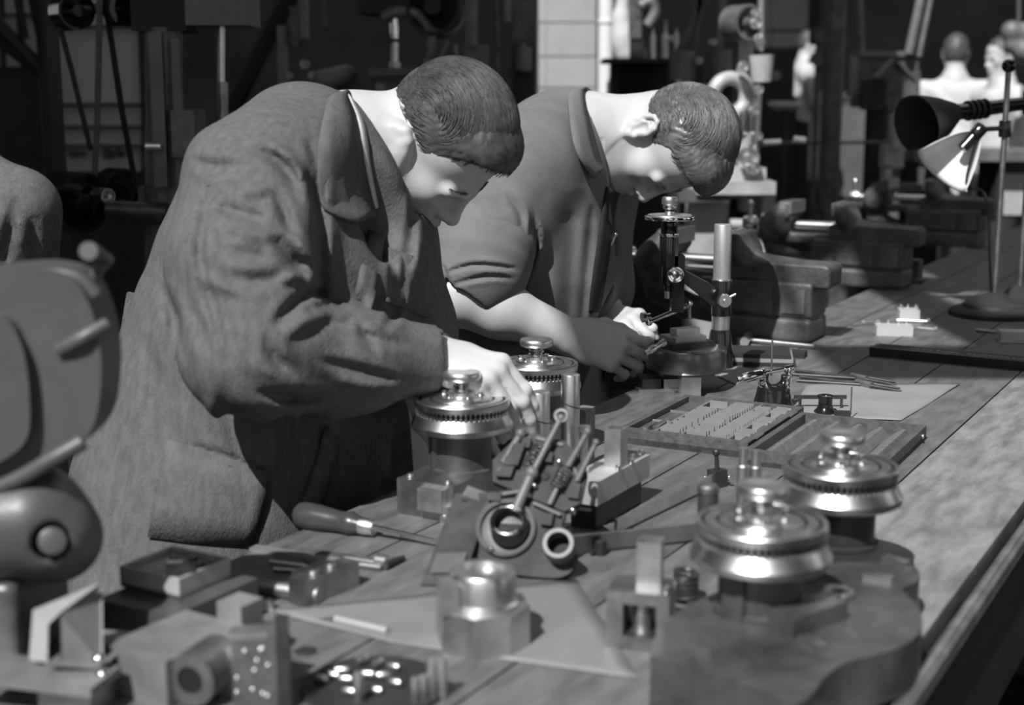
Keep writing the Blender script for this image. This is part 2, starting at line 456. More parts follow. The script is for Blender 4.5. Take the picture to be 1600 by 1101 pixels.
def wall(name, axis, pos, u0, u1, holes, m, label, out=1):
    bm = BM()
    for a, b, c, d in holed(u0, u1, 0, ZC, holes):
        if axis == 'y': box(bm, ((a + b) / 2, pos + out * .06, (c + d) / 2), (b - a, .12, d - c))
        else: box(bm, (pos + out * .06, (a + b) / 2, (c + d) / 2), (.12, b - a, d - c))
    return struct(name, bm, m, label)
wall('wall_back', 'y', Y1, X0, X1, [], PLASTERD, 'grimy far wall of the hall')
wall('wall_left', 'x', X0, Y0, Y1, [(5.2, 7.4, 1.2, 3.6)], PLASTERD, 'grimy side wall with a window', -1)
RW = [(-2.2, .2, 1.3, 4.0), (1.2, 3.6, 1.3, 4.0), (7.0, 9.4, 1.3, 4.0)]
wall('wall_right', 'x', X1, Y0, Y1, RW, PLASTERD, 'side wall with tall windows', 1)
FW = [(-4.8, -2.6, 1.2, 4.0), (-1.2, 1.2, 1.2, 4.0), (2.6, 4.8, 1.2, 4.0)]
wall('wall_front', 'y', Y0, X0, X1, FW, PLASTERD, 'window wall the photographer stands by', -1)
FRAME = mat('window_frame_paint', .3, .6)
def window(n, axis, pos, h, out):
    w = thing('window_%d' % n, 'tall factory window with slim glazing bars', 'window'); w['kind'] = 'structure'
    u0, u1, v0, v1 = h
    for i in range(4):
        bm = BM(); u = u0 + (u1 - u0) * i / 3
        c = (u, pos + out * .06, (v0 + v1) / 2) if axis == 'y' else (pos + out * .06, u, (v0 + v1) / 2)
        box(bm, c, (.05, .05, v1 - v0)); obj('glazing_bar', bm, FRAME, w)
    for i in range(5):
        bm = BM(); v = v0 + (v1 - v0) * i / 4
        c = ((u0 + u1) / 2, pos + out * .06, v) if axis == 'y' else (pos + out * .06, (u0 + u1) / 2, v)
        box(bm, c, (u1 - u0, .045, .045) if axis == 'y' else (.045, u1 - u0, .045)); obj('glazing_bar', bm, FRAME, w)
k = 1
for h in FW: window(k, 'y', Y0, h, -1); k += 1
for h in RW: window(k, 'x', X1, h, 1); k += 1
window(k, 'x', X0, (5.2, 7.4, 1.2, 3.6), -1)

# ------------------------------------------------------------------ the bench
BW = .77
bo = G(1415, 1101)                                           # a point of the right-hand edge
def BP(s, v, z=BZ): p = bo + BD * s + BN * v; p.z = z; return p   # s along the bench, v across it (0 = right-hand edge, -BW = the men's edge)
def bench_sv(p): d = Vector(p) - bo; return d.dot(BD), d.dot(BN)
BENCH_L0, BENCH_L1 = -.85, 6.6
PLANK = [mat('bench_plank_%s' % k, v, .5, 0, .22, 16, .3, 90, stretch=(3.2, .8, 3), dark=v * .58) for k, v in (('pale', .24), ('mid', .145), ('dark', .13))]
bench = thing('work_bench', 'long heavy work bench with plank top and steel-bound edge', 'workbench', BP(0, 0, 0), BRZ)
ws = (.166, .15, .15, .15, .128); v = -.024; 
for i, w in enumerate(ws):
    bm = BM(); box(bm, (v - w / 2, (BENCH_L0 + BENCH_L1) / 2, BZ - .025), (w - .003, BENCH_L1 - BENCH_L0, .05), bev=.0015)
    obj('plank', bm, PLANK[(0, 1, 2, 1, 2)[i]], bench); v -= w
bm = BM(); tube(bm, [(-.006, BENCH_L0, BZ - .0095), (-.006, BENCH_L1, BZ - .0095)], .0085, 10); box(bm, (.0005, (BENCH_L0 + BENCH_L1) / 2, BZ - .014), (.003, BENCH_L1 - BENCH_L0, .016))
tag(obj('edge_strip', bm, STEELB, bench), 'worn steel strip along the bench edge')
bm = BM(); box(bm, (-.013, (BENCH_L0 + BENCH_L1) / 2, BZ - .105), (.02, BENCH_L1 - BENCH_L0, .165)); obj('front_apron', bm, DARK, bench)
bm = BM(); box(bm, (-BW + .03, (BENCH_L0 + BENCH_L1) / 2, BZ - .11), (.03, BENCH_L1 - BENCH_L0, .12)); obj('rear_apron', bm, DARK, bench)
for s in (-.6, 1.6, 3.9, 6.3):
    for vv in (-.09, -BW + .09):
        bm = BM(); box(bm, (vv, s, (BZ - .05) / 2), (.09, .09, BZ - .05), bev=.006); obj('leg', bm, DARK, bench)
    bm = BM(); box(bm, (-BW / 2, s, .25), (BW - .2, .05, .08)); obj('stretcher', bm, DARK, bench)

# ------------------------------------------------------------------ people
def frame_from(fwd, up):           # head / hand frame: x = fwd, z = up
    f = Vector(fwd).normalized(); u = Vector(up); u = (u - f * u.dot(f)).normalized(); l = u.cross(f)
    return Matrix((f, l, u)).transposed()
FX = .93                             # front-to-back proportion of the heads
def head_sdf(S, c, Rm, sc=1.0):
    c = Vector(c)
    def W(x, y, z): return c + Rm @ Vector((x * FX, y, z)) * sc
    Rn = np.array(Rm)
    e = lambda p, r, rot=None, op='u', k=.012: S.ell(W(*p), [r[0] * sc * FX, r[1] * sc, r[2] * sc], Rn if rot is None else rot, op, k)
    cp = lambda a, b, ra, rb=None, op='u', k=.01: S.cap(W(*a), W(*b), ra * sc, (rb or ra) * sc, op, k)
    e((-.014, 0, .042), (.097, .076, .088))                       # cranium
    e((.028, 0, .045), (.066, .068, .066), k=.02)                 # forehead
    e((.034, 0, -.028), (.062, .060, .078), k=.025)               # face
    for s in (1, -1):
        cp((-.004, s * .056, -.045), (.058, s * .024, -.096), .017, .015, k=.03)   # jaw
        e((.056, s * .043, -.014), (.026, .022, .02), k=.025)     # cheek bone
        cp((.083, s * .046, .016), (.094, s * .012, .014), .009, .009, k=.014)     # brow
    cp((.076, -.008, -.104), (.076, .008, -.104), .017, .017, k=.025)              # chin
    e((.078, 0, -.062), (.026, .03, .026), k=.02)                 # muzzle
    for s in (1, -1):
        S.ell(W(.098, s * .031, -.004), [.013 * sc, .017 * sc, .012 * sc], Rn, 's', .014)  # socket
        e((.074, s * .031, -.003), (.0145, .0145, .0135), k=.004) # eyeball under the lowered lid
        cp((.085, s * .019, -.009), (.081, s * .043, -.008), .0022, k=.003)        # lash line
    cp((.094, 0, .012), (.114, 0, -.03), .0075, .0095, k=.012)    # nose bridge
    e((.113, 0, -.033), (.0115, .0105, .0095), k=.008)
    for s in (1, -1): e((.1, s * .0125, -.036), (.0125, .0075, .0075), k=.007)
    for s in (1, -1): S.ell(W(.106, s * .006, -.045), [.004 * sc, .003 * sc, .004 * sc], Rn, 's', .003)
    cp((.093, -.02, -.066), (.104, 0, -.0605), .005, .0065, k=.006); cp((.093, .02, -.066), (.104, 0, -.0605), .005, .0065, k=.006)
    cp((.09, -.017, -.076), (.101, 0, -.0765), .005, .007, k=.006); cp((.09, .017, -.076), (.101, 0, -.0765), .005, .007, k=.006)
    cp((.096, -.024, -.071), (.11, 0, -.0695), .0018, .0018, 's', .003); cp((.096, .024, -.071), (.11, 0, -.0695), .0018, .0018, 's', .003)
    e((.098, 0, -.091), (.008, .014, .006), op='s', k=.012)
    for s in (1, -1):                                             # ears
        tilt = Rm.to_3x3() @ Matrix.Rotation(R(-14), 3, 'Y') @ Matrix.Rotation(R(s * 24), 3, 'Z')
        ec = W(-.012, s * .077, -.002)
        def E(x, y, z): return ec + tilt @ Vector((x, s * y, z)) * sc
        S.ell(E(.002, .002, .002), [.0175 * sc, .0055 * sc, .028 * sc], np.array(tilt), 'u', .006)
        rim = [(.015, .003, .008), (.012, .006, .024), (.0, .009, .032), (-.013, .011, .026), (-.019, .011, .008), (-.016, .01, -.008), (-.008, .008, -.02), (.004, .005, -.028), (.011, .002, -.02)]
        S.chain([E(*p) for p in rim], [.0042 * sc] * 6 + [.005 * sc, .006 * sc, .004 * sc], .004)
        S.chain([E(.008, .007, .014), E(-.004, .009, .015), E(-.01, .009, .002), E(-.006, .008, -.012)], [.003 * sc] * 4, .004)
        S.ell(E(.004, .008, -.001), [.0085 * sc, .006 * sc, .0115 * sc], np.array(tilt), 's', .004)
        S.cap(E(.013, .006, -.006), E(.013, .006, -.001), .0045 * sc, None, 'u', .004)   # tragus
    return W
def hand_sdf(S, wrist, Rm, fingers, thumb, sc=1.0, mirror=1, forearm=None, widths=(.042, .016)):
    """Rm: x along the fingers, y towards the thumb, z out of the back of the hand. fingers: per finger (spread, mcp, pip, dip) degrees."""
    w = Vector(wrist)
    def W(x, y, z): return w + Rm @ Vector((x, y * mirror, z)) * sc
    Rn = np.array(Rm)
    if mirror < 0: Rn = Rn.copy()
    by = (.029, .0095, -.0105, -.029); bx = (.088, .092, .088, .080)
    side = Rm @ Vector((0, 1, 0))
    S.ecap(W(0, 0, 0), W(.032, .002, -.002), (.028 * sc, .02 * sc), (.036 * sc, .017 * sc), side, 'u', .02)
    S.ecap(W(.03, .001, -.002), W(.08, 0, 0), (.037 * sc, .017 * sc), (.0415 * sc, .0125 * sc), side, 'u', .02)
    S.cap(W(.018, .024, -.012), W(.05, .03, -.014), .016 * sc, .013 * sc, 'u', .018)
    tips = []
    L_ = ((.046, .026, .021), (.051, .030, .022), (.047, .028, .022), (.036, .021, .019))
    Rr = ((.0098, .0088, .0078, .0066), (.0102, .009, .008, .0068), (.0098, .0086, .0076, .0066), (.0088, .0078, .0068, .0058))
    for i, (sp, m, p, dd) in enumerate(fingers):
        P = Vector((bx[i], by[i], 0)); a = 0; pts = [P.copy()]
        for L1, an in zip(L_[i], (m, p, dd)):
            a += an; d = Vector((math.cos(R(a)) * math.cos(R(sp)), math.cos(R(a)) * math.sin(R(sp)), -math.sin(R(a))))
            P = P + d * L1; pts.append(P.copy())
        WP = [W(*q) for q in pts]
        S.chain(WP, [r * sc for r in Rr[i]], .004)
        S.cap(W(bx[i] - .05, by[i] * .75, .003), W(bx[i] - .004, by[i], .0035), .005 * sc, .0095 * sc, 'u', .012)  # knuckle / tendon
        S.ell(WP[1] , [Rr[i][1] * 1.12 * sc] * 3, None, 'u', .005)
        tips.append(WP[-1])
    P = Vector((.026, .03, -.012)); pts = [P.copy()]
    for L1, (dx, dy, dz) in zip((.042, .034, .027), thumb):
        P = P + Vector((dx, dy, dz)).normalized() * L1; pts.append(P.copy())
    S.chain([W(*q) for q in pts], [.016 * sc, .0118 * sc, .0105 * sc, .0085 * sc], .008)
    tips.append(W(*pts[-1]))
    return tips
def hair_sdf(c, Rm, sc, hairline, parts, groove):
    S = SDF(); c = Vector(c); Rn = np.array(Rm); ci = A3(c)
    for p, r, k in parts: S.ell(c + Rm @ Vector((p[0] * FX, p[1], p[2])) * sc, [r[0] * sc * FX, r[1] * sc, r[2] * sc], Rn, 'u', k)
    xs = np.array([h[0] for h in hairline]); zs = np.array([h[1] for h in hairline])
    def loc(P): return ((P - ci) @ Rn) / sc / np.array((FX, 1, 1))
    def hl(P):
        q = loc(P); return (np.interp(q[:, 0], xs, zs) - q[:, 2]) * 0.8 * sc
    S.disp(lambda P: groove(loc(P)), c, .25)
    S.clip(hl, c, .25, .006)
    return S
def strands(c, Rm, sc, cen, rad, hairline, n, seed, drift, r=.0005, lift=.0016, bm=None):
    rng = random.Random(seed); bm = bm or BM(); c = Vector(c)
    xs = [h[0] for h in hairline]; zs = [h[1] for h in hairline]
    for _ in range(n):
        be = math.asin(rng.uniform(-.98, .98)); al0 = rng.uniform(R(-5), R(150)); ln = rng.uniform(R(35), R(80)); dr = drift(be) + rng.gauss(0, .06)
        h = lift * rng.uniform(-.6, 1.0); pts = []; dip = rng.uniform(.002, .013)
        for j in range(7):
            a = al0 + ln * j / 6; b = be + dr * (j / 6) * ln
            if abs(b) > R(86): break
            p = Vector((cen[0] + (rad[0] + h) * math.cos(a) * math.cos(b), cen[1] + (rad[1] + h) * math.sin(b), cen[2] + (rad[2] + h) * math.sin(a) * math.cos(b)))
            if p.z < np.interp(p.x, xs, zs) - dip: break
            pts.append(c + Rm @ Vector((p.x * FX, p.y, p.z)) * sc)
        if len(pts) > 3: tube(bm, pts, [r * (.5 + 1.0 * math.sin(math.pi * (i + .6) / len(pts))) for i in range(len(pts))], 3)
    return bm
def side_strands(bm, c, Rm, sc, cen, rad, n, seed, x0=-.085, x1=.045, z0=-.03, z1=.09, r=.0006, hairline=None):
    rng = random.Random(seed); c = Vector(c); xs = [h[0] for h in hairline]; zs = [h[1] for h in hairline]
    for _ in range(n):
        s = rng.choice((1, -1)); x = rng.uniform(x0, x1); z = rng.uniform(z0, z1); pts = []; h = rng.uniform(-.0005, .0022); L_ = rng.uniform(.02, .045); dz = rng.uniform(-.5, .05)
        for j in range(6):
            xx = x - L_ * j / 5; zz = z + dz * L_ * j / 5 - .004 * (j / 5) ** 2; q = 1 - ((xx - cen[0]) / rad[0]) ** 2 - ((zz - cen[2]) / rad[2]) ** 2
            if q < .12 or zz < np.interp(xx, xs, zs) - .004: break
            pts.append(c + Rm @ Vector((xx * FX, s * (rad[1] * math.sqrt(q) + h), zz)) * sc)
        if len(pts) > 3: tube(bm, pts, [r * (.5 + math.sin(math.pi * (i + .6) / len(pts))) for i in range(len(pts))], 3)
    return bm
def folds(items):
    """Creases (amp > 0) and ridges (amp < 0) of cloth along polylines given in photo pixels, fading out at both ends."""
    fs = []
    for pts, w, amp in items:
        P = [np.array(p[:2], float) for p in smoothpath([(x, y, 0) for x, y in pts], 3)]
        L_ = np.cumsum([0] + [np.linalg.norm(b - a) for a, b in zip(P[:-1], P[1:])]); fs.append((P, L_, w, amp))
    def f(X):
        px, py = proj(X); q = np.stack([px, py], 1); d = np.zeros(len(X)); lo = q.min(0); hi = q.max(0)
        for P, L_, w, amp in fs:
            A = np.array(P); m = 3 * w
            if (A.max(0) + m < lo).any() or (A.min(0) - m > hi).any(): continue
            best = np.full(len(X), 1e9); tt = np.zeros(len(X))
            for i in range(len(P) - 1):
                ba = P[i + 1] - P[i]; h = np.clip(((q - P[i]) @ ba) / (ba @ ba), 0, 1)
                ds = np.linalg.norm(q - P[i] - h[:, None] * ba, axis=1); c = ds < best
                best = np.where(c, ds, best); tt = np.where(c, (L_[i] + h * (L_[i + 1] - L_[i])) / L_[-1], tt)
            fade = np.clip(np.sin(np.pi * np.clip(tt, 0, 1)), 0, 1) ** .6
            x = best / (w * (.45 + .55 * fade))
            d += amp * fade * (np.exp(-x * x) - .45 * np.exp(-((x - 1.9) / 1.1) ** 2))
        return d
    return f
def wrinkle(dirv, freq, amp, ph=0.0, warp=3.0):
    d = A3(Vector(dirv).normalized())
    def f(P):
        x, y, z = P[:, 0], P[:, 1], P[:, 2]
        w = np.sin(9 * x + 7 * z + ph) * .5 + np.sin(13 * y - 8 * z + 2 * ph) * .5 + np.sin(17 * x - 11 * y + 5 * z) * .35
        g = np.sin((P @ d) * freq + warp * w + ph)
        m = .5 + .5 * np.sin(6.5 * x + 9.1 * z - 5 * y + 1.7 * ph)
        return amp * g * m
    return f
def collar(name, C0, axis, fwd, rt, rb, h, drop, m, parent, span=150, th=.003, ell=1.0, n=28, tip=.02, flare=0.0):
    A = Vector(axis).normalized(); F = Vector(fwd); F = (F - A * F.dot(A)).normalized(); S_ = A.cross(F); bm = BM(); rows = []
    for i in range(n + 1):
        u = -1 + 2 * i / n; ph = R(span) * u
        dr = -F * math.cos(ph) * ell + S_ * math.sin(ph)
        ext = tip * max(0, abs(u) - .55) / .45
        top = Vector(C0) + A * (h * (1 - .25 * abs(u))) + dr * rt
        roll = Vector(C0) + A * (h * (1 - .25 * abs(u)) + .004) + dr * (rt + .006)
        bot = Vector(C0) - A * (drop + ext) + dr * (rb + flare * abs(u)) + F * ext
        base = Vector(C0) - A * drop * .6 + dr * (rt + .002)
        rows.append([base, top, roll, roll.lerp(bot, .5) + dr * .004, bot])
    V = [[bm.verts.new(p) for p in r] for r in rows]
    for a, b in zip(V[:-1], V[1:]):
        for k in range(4): bm.faces.new((a[k], b[k], b[k + 1], a[k + 1]))
    o = obj(name, bm, m, parent, ang=180)
    sm = o.modifiers.new('thickness', 'SOLIDIFY'); sm.thickness = th; sm.offset = 0
    return o
def torso_rows(S, rows, k=.05):
    """rows: (py, left px, right px, depth of the middle, half depth)"""
    L_ = []
    for py, l, r, Y, hd in rows:
        a = at(l, py, Y); b = at(r, py, Y); L_.append(((a + b) / 2, (b - a).length / 2, hd))
    for (c0, w0, h0), (c1, w1, h1) in zip(L_[:-1], L_[1:]):
        S.ecap(c0, c1, (w0, h0), (w1, h1), (1, 0, 0), 'u', k)
    return L_
def legs(parent, hips, feet, knee_bend, m=TROUSER):
    S = SDF(); h0, h1 = [Vector(p) for p in hips]
    S.cap(h0, h1, .10, None, 'u', .05)
    for h, f in ((h0, Vector(feet[0])), (h1, Vector(feet[1]))):
        kn = (h + f) / 2 + Vector(knee_bend)
        S.chain([h, kn, f + Vector((0, 0, .09))], [.105, .08, .07], .03)
    o = obj('trousers', S.mesh('trousers', .012), m, parent, ang=180)
    for f in feet:
        f = Vector(f); S = SDF(); d = BN
        S.ecap(f + Vector((0, 0, .045)), f + d * .15 + Vector((0, 0, .034)), (.042, .045), (.045, .034), BD, 'u', .02)
        S.rbox(f + d * .06 + Vector((0, 0, .012)), (.13, .045, .012), .008, np.array(Matrix((BN, BD, Vector((0, 0, 1)))).transposed()), 'u', .005)
        S.clip(lambda P: -P[:, 2], f, .4, .001)
        obj('shoe', S.mesh('shoe', .006), SHOE, parent, ang=180)

from mathutils.bvhtree import BVHTree
def bvh_of(objs):
    vs_, fs = [], []
    for o in objs:
        n = len(vs_); me = o.data; v = np.empty(len(me.vertices) * 3, np.float32); me.vertices.foreach_get('co', v); vs_ += [tuple(q) for q in v.reshape(-1, 3)]
        fs += [tuple(n + i for i in p.vertices) for p in me.polygons]
    return BVHTree.FromPolygons(vs_, fs)
def onto(bvh, px, py, off, Y=None):      # where a pixel's ray meets the surface, lifted off it
    d = ray(px, py).normalized(); h = bvh.ray_cast(Vector((0, 0, CAMZ)), d)
    if h[0] is None or (Y is not None and abs(h[0].y - Y) > .3): return at(px, py, Y or 2.0)
    n = h[1] if h[1].dot(d) < 0 else -h[1]
    return h[0] + (n * .6 - d * .4).normalized() * off
def strip(name, inner, outer, bvh, offs, m, parent, th=.004, n=24, mid=3, Y=2.0):
    """cloth strip between two pixel polylines laid over a surface; entries with three values carry their own distance"""
    def res(P):
        Q = [Vector((p[0], p[1], p[2] if len(p) > 2 else -1)) for p in P]; out = []
        for i in range(n + 1):
            u = i / n * (len(Q) - 1); k = min(int(u), len(Q) - 2); f = u - k; a, b = Q[k], Q[k + 1]
            out.append((a.x + (b.x - a.x) * f, a.y + (b.y - a.y) * f, (a.z + (b.z - a.z) * f) if a.z > 0 and b.z > 0 else -1))
        return out
    A_, B_ = res(inner), res(outer); bm = BM(); rows = []
    for a, b in zip(A_, B_):
        row = []
        pa = at(*a) if a[2] > 0 else onto(bvh, a[0], a[1], offs[0], Y); pb = at(*b) if b[2] > 0 else onto(bvh, b[0], b[1], offs[1], Y)
        for j in range(mid + 1):
            f = j / mid
            row.append(pa.lerp(pb, f) + (Vector((0, 0, CAMZ)) - pa).normalized() * (offs[2] * math.sin(math.pi * f)))
        rows.append(row)
    for _ in range(3):
        rows = [rows[0]] + [[(rows[i - 1][j] + rows[i][j] * 2 + rows[i + 1][j]) / 4 for j in range(mid + 1)] for i in range(1, n)] + [rows[-1]]
    V = [[bm.verts.new(p) for p in r] for r in rows]
    for a, b in zip(V[:-1], V[1:]):
        for j in range(mid): bm.faces.new((a[j], b[j], b[j + 1], a[j + 1]))
    o = obj(name, bm, m, parent, ang=180); sm = o.modifiers.new('thickness', 'SOLIDIFY'); sm.thickness = th; sm.offset = 0
    return o

# ---------------- the man in the faded work coat who reaches for the toothed dial head
def build_man1():
    root = thing('person', 'young man in a faded wrinkled work coat reaching for the toothed dial head', 'person', Vector(at(300, 800, 1.95).to_tuple()[:2] + (0,)))
    ci = Vector((0, 0, 0)) - root.location                  # children carry world coordinates
    def ch(o): o.location = ci; return o
    fwd = Vector((.502, -.177, -.847)); up = Vector((.727, -.444, .524))
    Rm = frame_from(fwd, up); sc = .952
    hc = Vector((-.115, 2.03, 1.348))
    nb = at(548, 246, 2.04)                                 # neck base
    shR = at(402, 300, 1.81); elR = at(392, 548, 1.67); wrR = at(684, 560, 1.825)
    shL = at(588, 345, 2.07); elL = at(632, 520, 2.04); wrL = at(660, 592, 1.90)
    # skin: head, neck, chest, arms and hands in one surface
    S = SDF(); W = head_sdf(S, hc, Rm, sc)
    S.cap(W(-.035, 0, -.035), nb, .058, .066, 'u', .03)
    S.cap(W(.02, 0, -.07), nb + Vector((.06, -.02, -.02)), .035, .045, 'u', .035)
    S.ecap(nb, at(440, 480, 1.97), (.09, .12), (.09, .12), (1, 0, 0), 'u', .05)
    for a, b, c in ((shR, elR, wrR), (shL, elL, wrL)):
        S.cap(nb + Vector((0, 0, -.05)), a, .05, .05, 'u', .04)
        S.chain([a, b, c], [.05, .042, .029], .03)
    xh = (at(768, 586, 1.79) - wrR).normalized()
    Rh = frame_from(xh, Vector((-.15, -.42, .9)))
    hand_sdf(S, wrR, Rh, ((-3, 46, 18, 10), (-1, 50, 18, 12), (2, 54, 18, 12), (5, 58, 18, 12)), ((.55, .5, -.6), (.7, .1, -.6), (.75, -.1, -.5)), .96)
    xl = (at(700, 618, 1.85) - wrL).normalized()
    Rl = frame_from(xl, Vector((-.3, -.5, .8)))
    hand_sdf(S, wrL, Rl, ((2, 8, 26, 20), (1, 12, 30, 20), (-1, 16, 34, 20), (-3, 20, 36, 20)), ((.7, .5, -.2), (.85, .1, -.3), (.85, -.1, -.3)), .92, -1)
    me = smoothmesh(S.mesh('body', .0026), 1, .4)
    bo1 = ch(obj('body', me, SKIN, root, ang=180))
    # hair
    line = ((-.12, -.052), (-.085, -.05), (-.05, -.03), (-.035, .012), (-.005, .034), (.012, .006), (.022, .014), (.04, .052), (.062, .072), (.09, .088))
    gr = lambda q: .0006 * np.sin(q[:, 1] * 520 + 18 * np.sin(q[:, 0] * 30) + 9 * np.sin(q[:, 2] * 41)) * np.clip((q[:, 2] - .02) * 20, 0, 1) + .0007 * np.sin(q[:, 1] * 1400 + q[:, 0] * 160)
    H = hair_sdf(hc, Rm, sc, line, (((-.015, 0, .044), (.100, .0785, .092), .01), ((.022, 0, .074), (.082, .066, .062), .03), ((.062, .0, .094), (.034, .05, .025), .03)), gr)
    ho = ch(obj('hair', H.mesh('hair', .0028), HAIRD, root, ang=180))
    ch(obj('hair_strands', strands(hc, Rm, sc, (-.006, 0, .058), (.106, .078, .095), line, 4200, 3, lambda b: -.25 * b, bm=side_strands(strands(hc, Rm, sc, (.05, 0, .084), (.058, .056, .042), line, 700, 13, lambda b: -.2 * b), hc, Rm, sc, (-.015, 0, .044), (.100, .0785, .092), 900, 21, hairline=line)), HAIRD, root, ang=180))['kind'] = 'stuff'
    for s in (1, -1):
        bm = BM()
        for k in range(46):
            t = random.random(); p = Vector((.0935 - .014 * t * t, s * (.012 + .036 * t), .019 + .006 * math.sin(t * 3) + random.gauss(0, .002)))
            a = hc + Rm @ p * sc; b = hc + Rm @ (p + Vector((-.003, s * .009, .002))) * sc
            tube(bm, [a, b], .0007, 3)
        ch(obj('eyebrow', bm, HAIRD, root))['kind'] = 'stuff'
    # work coat
    S = SDF()
    rows = [(232, 420, 560, 1.99, .11), (285, 335, 612, 1.96, .165), (350, 292, 640, 1.955, .18), (430, 262, 655, 1.96, .185), (520, 228, 640, 1.975, .19),
            (610, 196, 600, 1.97, .185), (700, 160, 585, 1.965, .19), (800, 126, 560, 1.96, .20), (920, 95, 545, 1.955, .21), (1060, 80, 560, 1.955, .22)]
    torso_rows(S, rows)
    S.chain([nb + Vector((-.03, 0, -.02)), shR, elR.lerp(shR, .5) + Vector((-.012, -.02, 0)), elR], [.085, .088, .084, .076], .045)
    S.chain([elR, elR.lerp(wrR, .5) + Vector((0, 0, -.008)), wrR + (elR - wrR).normalized() * .012], [.076, .064, .047], .035)
    S.chain([nb, shL, elL, wrL + (elL - wrL).normalized() * .02], [.075, .075, .07, .048], .045)
    S.cap(wrR - Rh @ Vector((.02, 0, 0)), wrR + Rh @ Vector((.03, 0, 0)), .036, .04, 's', .006)        # cuff opening
    S.cap(at(545, 246, 2.04), at(640, 225, 2.02), .07, .1, 's', .012)                          # neck opening
    S.cap(at(560, 250, 1.85), at(600, 360, 1.86), .03, .045, 's', .03)                                  # open front under the chin
    fl = [
          ([(480, 210), (497, 270), (500, 330), (505, 470)], 10, .008),
          ([(330, 318), (372, 332), (418, 340)], 8, .009), ([(352, 388), (392, 400), (420, 402)], 9, .007), ([(430, 300), (448, 340), (470, 372)], 9, .009), ([(475, 260), (492, 300), (500, 330)], 8, .009),
          ([(425, 355), (440, 385), (462, 410), (480, 440)], 10, .008), 
          ([(425, 512), (455, 478), (478, 462), (512, 455)], 8, .009), ([(440, 530), (480, 500), (520, 488)], 10, -.008), ([(478, 462), (505, 478), (530, 494), (548, 486)], 7, -.006), ([(490, 470), (515, 486), (532, 500)], 6, .005),
          ([(500, 562), (560, 578), (620, 592)], 8, .008), ([(400, 610), (450, 622), (520, 618)], 8, .010), ([(560, 500), (590, 560)], 8, .006), ([(412, 520), (430, 560), (450, 580)], 9, .008), ([(390, 560), (430, 590), (480, 600)], 12, -.006),
          ([(340, 260), (320, 330), (312, 400), (330, 470), (352, 550), (372, 590)], 8, .008), ([(650, 300), (640, 380), (628, 470)], 8, .006), ([(612, 400), (622, 470), (600, 520)], 8, .007), ([(265, 470), (290, 540), (300, 600)], 10, .005),
          ([(262, 680), (240, 760), (228, 850)], 5, -.004), ([(418, 730), (400, 800), (388, 850)], 6, -.005), ([(285, 690), (350, 712), (420, 735)], 5, .005), ([(330, 740), (380, 745), (430, 740)], 9, .005), ([(345, 600), (360, 640), (420, 690)], 12, .006), ([(300, 480), (330, 560)], 12, .005)]
    fl += [([(300, 250), (340, 262), (392, 258)], 10, .007), ([(330, 290), (380, 300), (430, 292)], 9, -.006), ([(392, 232), (430, 250), (466, 292)], 9, .008), ([(420, 225), (458, 250), (484, 300)], 7, -.006), ([(345, 350), (400, 368), (440, 366)], 8, -.006), ([(352, 430), (400, 440), (450, 430)], 10, .006), ([(300, 420), (330, 440), (380, 460)], 9, -.005), ([(455, 330), (470, 380), (500, 420)], 9, -.007),
           ([(430, 440), (470, 430), (500, 440)], 9, -.008), ([(540, 520), (590, 530), (640, 540)], 9, .005), ([(520, 590), (580, 606), (640, 604)], 9, -.004), ([(250, 440), (270, 500), (262, 560)], 9, .006), ([(225, 520), (240, 600), (220, 680)], 10, .005), ([(320, 620), (350, 690), (360, 720)], 10, -.005), ([(440, 640), (450, 700), (430, 760)], 10, .006), ([(500, 640), (510, 700), (490, 760)], 9, .006), ([(200, 700), (190, 780), (165, 840)], 10, .005), ([(460, 640), (478, 690), (470, 740)], 8, -.005)]
    fl = [(p_, w_ * 1.05, a_ * 1.05) for p_, w_, a_ in fl]
    S.disp(folds(fl), at(400, 560, 1.9), 1.2)
    S.disp(wrinkle((.3, .2, .9), 40, .0026, .4), at(400, 560, 1.9), 1.2)
    S.disp(wrinkle((.8, .1, .35), 95, .0014, 2.1, 4), at(400, 560, 1.9), 1.2)
    co = ch(obj('work_coat', S.mesh('work_coat', .0052), DENIM, root, ang=180))
    bv = bvh_of([co, bo1])
    ch(strip('coat_collar', ((566, 158, 2.11), (546, 148, 2.07), (532, 150), (546, 178), (560, 215), (571, 258), (579, 300), (586, 334)), ((552, 166, 2.13), (530, 152, 2.09), (509, 158), (499, 195), (491, 245), (492, 295), (502, 332), (552, 350)), bv, (.012, .012, .010), DENIM, root))
    ch(strip('shirt_collar', ((548, 160), (563, 190), (574, 232), (582, 275), (590, 322)), ((538, 156), (550, 186), (562, 222), (573, 266), (582, 328)), bv, (.006, .012, .004), LINEN, root, .003))
    ch(strip('chest_pocket', ((600, 470), (668, 498)), ((604, 388), (672, 410)), bv, (.004, .004, .002), DENIM, root, .003, 8))
    ch(strip('hip_pocket', ((262, 684), (340, 708), (422, 738)), ((232, 838), (310, 848), (394, 850)), bv, (.004, .004, .002), DENIM, root, .003, 10))
    ch(strip('front_placket', ((600, 372), (590, 430), (570, 510), (556, 580), (545, 640), (520, 725), (500, 790)), ((574, 360), (560, 430), (540, 520), (526, 590), (514, 650), (488, 730), (466, 800)), bv, (.007, .003, .003), DENIM, root, .004, 30))
    bm = BM(); tab = at(214, 490, 1.96)
    box(bm, tab, (.035, .012, .055), eul(0, 12, 0), .004); ch(obj('belt_tab', bm, DENIM, root))
    hp = at(300, 860, 2.02); hp.z = .80
